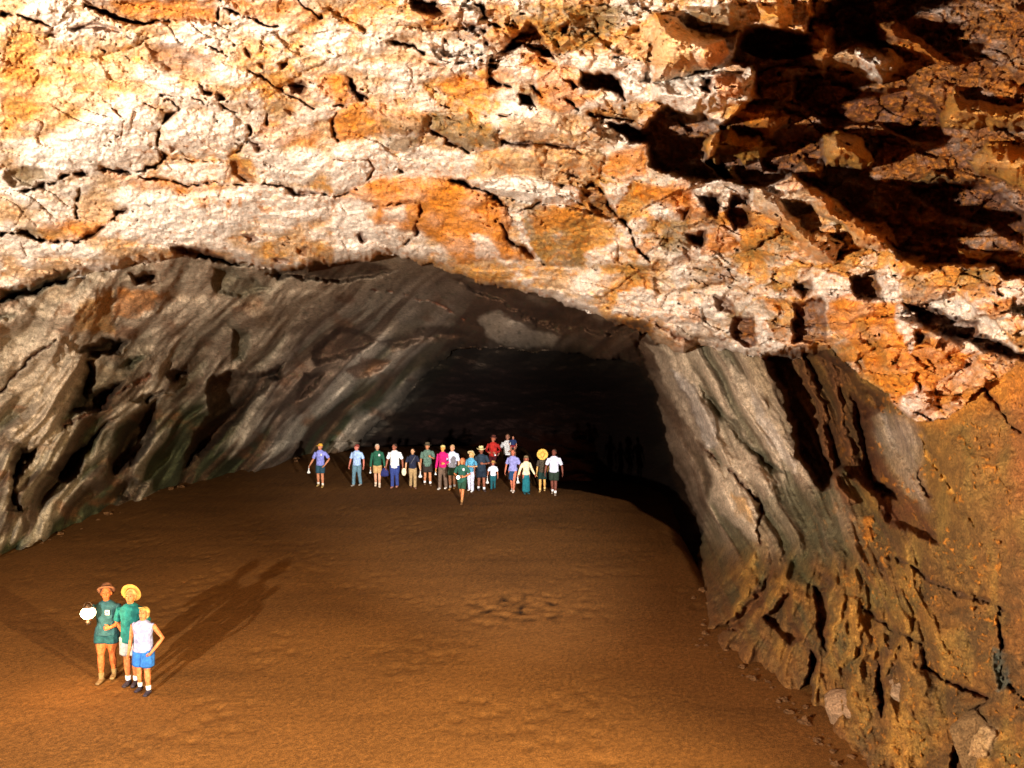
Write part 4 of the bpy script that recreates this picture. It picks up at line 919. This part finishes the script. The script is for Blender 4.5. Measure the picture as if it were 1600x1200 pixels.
a = P('person in black t-shirt and khaki trousers with a thin strap across the chest', 645, 762, 1.58, topc=(.015, .018, .04), bot='trousers', botc=(.36, .24, .11), skin=(.62, .33, .17), arms=('wide', 'wide'), step=.6, stance=.035, shoes=(.2, .09, .06))
torch(a[1][1], 'white torch hanging from the hand of the black shirted person', s=1.15)
Shape().tube([a[2] @ Vector(v) for v in ((-.10, -.135, 1.0), (0, -.145, 1.15), (.09, -.12, 1.29))], [.012] * 3, 6).obj('strap', cloth('strap_grey', (.12, .12, .14)), None)
bpy.data.objects['strap'].parent = a[0]; bpy.data.objects['strap'].matrix_parent_inverse = a[2].inverted()
a = P('person in grey green shirt and bush hat with one hand raised to the chest', 668, 758, 1.72, hat='bush', hatc=(.12, .09, .05), topc=(.10, .17, .13), top='jacket', botc=(.03, .02, .015), arms=('down', 'chest'), stance=.06, bulk=1.15, skin=(.55, .22, .10), pattern=.2)
a = P('person in magenta long sleeved top with pale yellow cap', 692, 763, 1.76, hat='cap', hatc=(.72, .60, .22), top='long', topc=(.55, .01, .14), bot='trousers', botc=(.14, .09, .06), arms=('down', 'waist'), skin=(.75, .32, .08), stance=.06, shoes=(.75, .7, .62))
torch(a[1][0], 'small white torch held low beside the magenta top', s=.7)
a = P('blond person in pale lilac shirt and dark green shorts', 707, 763.5, 1.78, hair=(.50, .30, .14), topc=(.62, .64, .82), botc=(.03, .06, .03), arms=('behind', 'down'), stance=.03, skin=(.62, .30, .17), shoes=(.4, .2, .06), step=-.4)
a = P('person in light blue and white top with cream hat and white trousers', 736, 767, 1.56, hat='wide', hatc=(.75, .62, .32), hatp=.5, hair=(.5, .3, .1), topc=(.08, .30, .46), bot='trousers', botc=(.64, .64, .78), arms=('down', 'fold'), stance=.055, shoes=(.75, .7, .66), fem=True, hairk='long', skin=(.66, .36, .16), pattern=.35)
a = P('person in cream cowboy hat and charcoal shirt with folded arms', 752, 767, 1.72, hat='cowboy', hatc=(.75, .62, .30), topc=(.02, .035, .055), top='jacket', botc=(.012, .02, .035), arms=('down', 'fold'), skin=(.26, .09, .05), stance=.055, shoes=(.06, .04, .04), bulk=1.15)
a = P('small child in straw hat, white t-shirt and teal trousers', 770.5, 765, 1.12, hat='wide', hatc=(.50, .26, .07), topc=(.72, .72, .82), bot='trousers', botc=(.01, .09, .11), arms=('wide', 'down'), stance=.05, skin=(.45, .15, .08), shoes=(.03, .03, .04), bulk=1.2)
torch(a[1][0], 'white torch in the small hand of the straw hatted child')
a = P('person in red jacket behind the row with both hands in front', 770.5, 744, 1.74, hat='bush', hatc=(.12, .03, .02), top='long', topc=(.42, .02, .015), bot='trousers', botc=(.07, .008, .01), arms=('waist', 'waist'), skin=(.40, .12, .06), bulk=1.2)
torch(a[1][1] + Vector((.05, -.05, -.02)), 'small white torch held in front of the red jacket', s=.7, aim=(.3, -1, -.4))
a = P('tall person at the back in white and grey shirt carrying a toddler', 793, 743, 1.80, topc=(.5, .5, .5), pattern=.3, bot='trousers', botc=(.03, .01, .015), arms=('out', 'waist'), skin=(.30, .13, .08), hair=(.12, .06, .03))
ax = a[2]
a = P('toddler in navy top carried on the arm of the tall person', 803, 740, .86, xyz=(ax.translation.x + .24, ax.translation.y - .18, ax.translation.z + .86), topc=(.015, .03, .10), bot='shorts', botc=(.2, .015, .03), arms=('hip', 'down'), skin=(.5, .2, .12), seat=True, shoes=(.75, .75, .7), hairk='short', socks=None, bulk=1.25)
a = P('person in lavender blouse and knee length navy skirt', 801.5, 769, 1.66, hair=(.10, .04, .02), hairk='long', top='tee', topc=(.26, .26, .56), bot='skirt', botc=(.015, .05, .13), arms=('wide', 'wide'), skin=(.50, .15, .08), stance=.03, step=.4, shoes=(.6, .5, .42), fem=True, bulk=1.15, socks=None)
a = P('person in cream long sleeved top and long teal skirt', 822, 772, 1.48, hat='cap', hatc=(.20, .14, .07), hair=(.15, .05, .03), hairk='long', top='long', topc=(.78, .66, .42), bot='long_skirt', step=0, botc=(.01, .13, .16), arms=('out', 'out'), skin=(.42, .13, .07), fem=True, shoes=(.02, .08, .09))
torch(a[1][0], 'white torch in the hand of the cream topped person')
a = P('person whose face is hidden by a large round yellow straw hat', 847.5, 768, 1.52, hat='sun', hatc=(.74, .44, .09), hatp=-1.15, headp=-.25, top='tee', topc=(.06, .045, .03), pattern=.5, bot='shorts', botc=(.01, .03, .025), arms=('down', 'behind'), skin=(.66, .36, .10), stance=.05, fem=True, socks=(.7, .45, .16), shoes=(.5, .32, .12))
a = P('dark haired person in white shirt and dark shorts at the end of the row', 865.5, 773, 1.74, skin=(.18, .055, .035), topc=(.72, .72, .88), botc=(.02, .035, .022), arms=('wide', 'wide'), stance=.035, step=.5, bulk=1.15, shoes=(.3, .22, .16))
a = P('auburn haired person in green shirt and shorts stepping ahead of the row', 722, 786, 1.66, hair=(.26, .07, .02), hairk='long', topc=(.02, .09, .06), botc=(.02, .06, .03), arms=('waist', 'waist'), skin=(.56, .19, .07), fem=True, stance=.012, step=.8, socks=(.3, .15, .05), shoes=(.16, .08, .03), badge='plain', top='jacket')
torch(a[1][0] + Vector((-.02, -.08, .02)), 'lit round torch held at the waist of the auburn haired person', lit=True, s=1.1, aim=(-.15, -1, .05))

# ------------------------------------------------------------------ loose rocks
def boulder(label, px, py, Y, r, col, seed, name='boulder'):
    x, y, z = at_depth(px, py, Y)
    bm = bmesh.new(); bmesh.ops.create_icosphere(bm, subdivisions=5, radius=1)
    co = np.array([v.co for v in bm.verts])
    rs = np.random.RandomState(seed); nn = co.copy(); k = np.ones(len(co))
    for i in range(9):
        n = rs.randn(3); n /= np.linalg.norm(n); d = .50 + .30 * rs.rand()
        h = co @ n; k = np.minimum(k, np.where(h > .05, d / np.maximum(h, .05), 9))
    k = np.minimum(k, 1.0)
    k = k + .09 * fbm(co[:, 0] * 2.2 + seed, co[:, 1] * 2.2 + co[:, 2] * 1.7, 4, 5)
    for v, kk in zip(bm.verts, k): v.co = Vector((v.co.x * kk * r[0], v.co.y * kk * r[1], v.co.z * kk * r[2]))
    me = bpy.data.meshes.new(name); bm.to_mesh(me); bm.free()
    for p in me.polygons: p.use_smooth = True
    ca = me.color_attributes.new('tint', 'FLOAT_COLOR', 'POINT')
    cc = np.ones((len(co), 4)); cc[:, :3] = np.array(col) * (1 + .3 * fbm(co[:, 0] * 4, co[:, 2] * 4 + co[:, 1], 3, 6))[:, None]
    ca.data.foreach_set('color', cc.astype(np.float32).ravel())
    me.materials.append(rock2)
    o = bpy.data.objects.new(name, me); COL.objects.link(o); o.location = (x, y, z)
    o.rotation_euler = (0, rs.rand() - .5, rs.rand() * 3)
    return tag(o, label, 'boulder')
boulder('pale boulder wedged at the foot of the rock buttress, farthest of three', 1192, 990, 17.0, (.34, .3, .22), (.38, .25, .15), 3)
boulder('large pinkish boulder at the bottom of the buttress beside the sand', 1318, 1112, 13.6, (.32, .35, .34), (.27, .16, .09), 8)
boulder('upright pale boulder leaning in a cleft of the buttress', 1398, 1086, 12.6, (.15, .2, .27), (.30, .19, .11), 11)
boulder('broad dark ochre boulder in the bottom corner of the rock wall', 1530, 1160, 10.7, (.45, .4, .42), (.15, .085, .035), 15)

# small stones fallen along the foot of the walls
rs = np.random.RandomState(5)
base = bmesh.new(); bmesh.ops.create_icosphere(base, subdivisions=2, radius=1)
bv = np.array([v.co for v in base.verts]); bf = [[v.index for v in f.verts] for f in base.faces]; base.free()
SV, SF = [], []
lines = [(pts('P', "1090 905 1100 1000 1200 1060 1260 1120 1330 1200"), 70, 12, .07), (pts('P', "20 866 110 824 250 768 400 731 470 712"), 34, 7, .09)]
for ln, cnt, spread, size in lines:
    for i in range(cnt):
        k = rs.randint(len(ln) - 1); t = rs.rand(); p = ln[k] * (1 - t) + ln[k + 1] * t + np.array([-abs(rs.randn()) * spread if size > .105 else rs.randn() * spread, abs(rs.randn()) * spread * .5])
        x, y = on_floor(p[0], p[1]); r = size * (0.25 + rs.rand() ** 3 * 1.3)
        v = bv * (1 + .28 * rs.randn(len(bv), 1)) * np.array([1, .8, .6]) * r
        an = rs.rand() * 6.28; v[:, :2] = v[:, :2] @ np.array([[math.cos(an), -math.sin(an)], [math.sin(an), math.cos(an)]])
        v += np.array([x, y, float(floor_z(x, y)) + .1 * r])
        kk = sum(len(q_) for q_ in SV); SV.append(v); SF += [tuple(q_ + kk for q_ in f) for f in bf]
ro = mesh_obj('rubble', np.concatenate(SV), SF, None, smooth=False)
ca = ro.data.color_attributes.new('tint', 'FLOAT_COLOR', 'POINT')
ca.data.foreach_set('color', np.tile(np.array([.13, .06, .022, 1], np.float32), len(ro.data.vertices)))
ro.data.materials.append(rock2)
tag(ro, 'small broken stones scattered along the foot of the rock walls', kind='stuff')
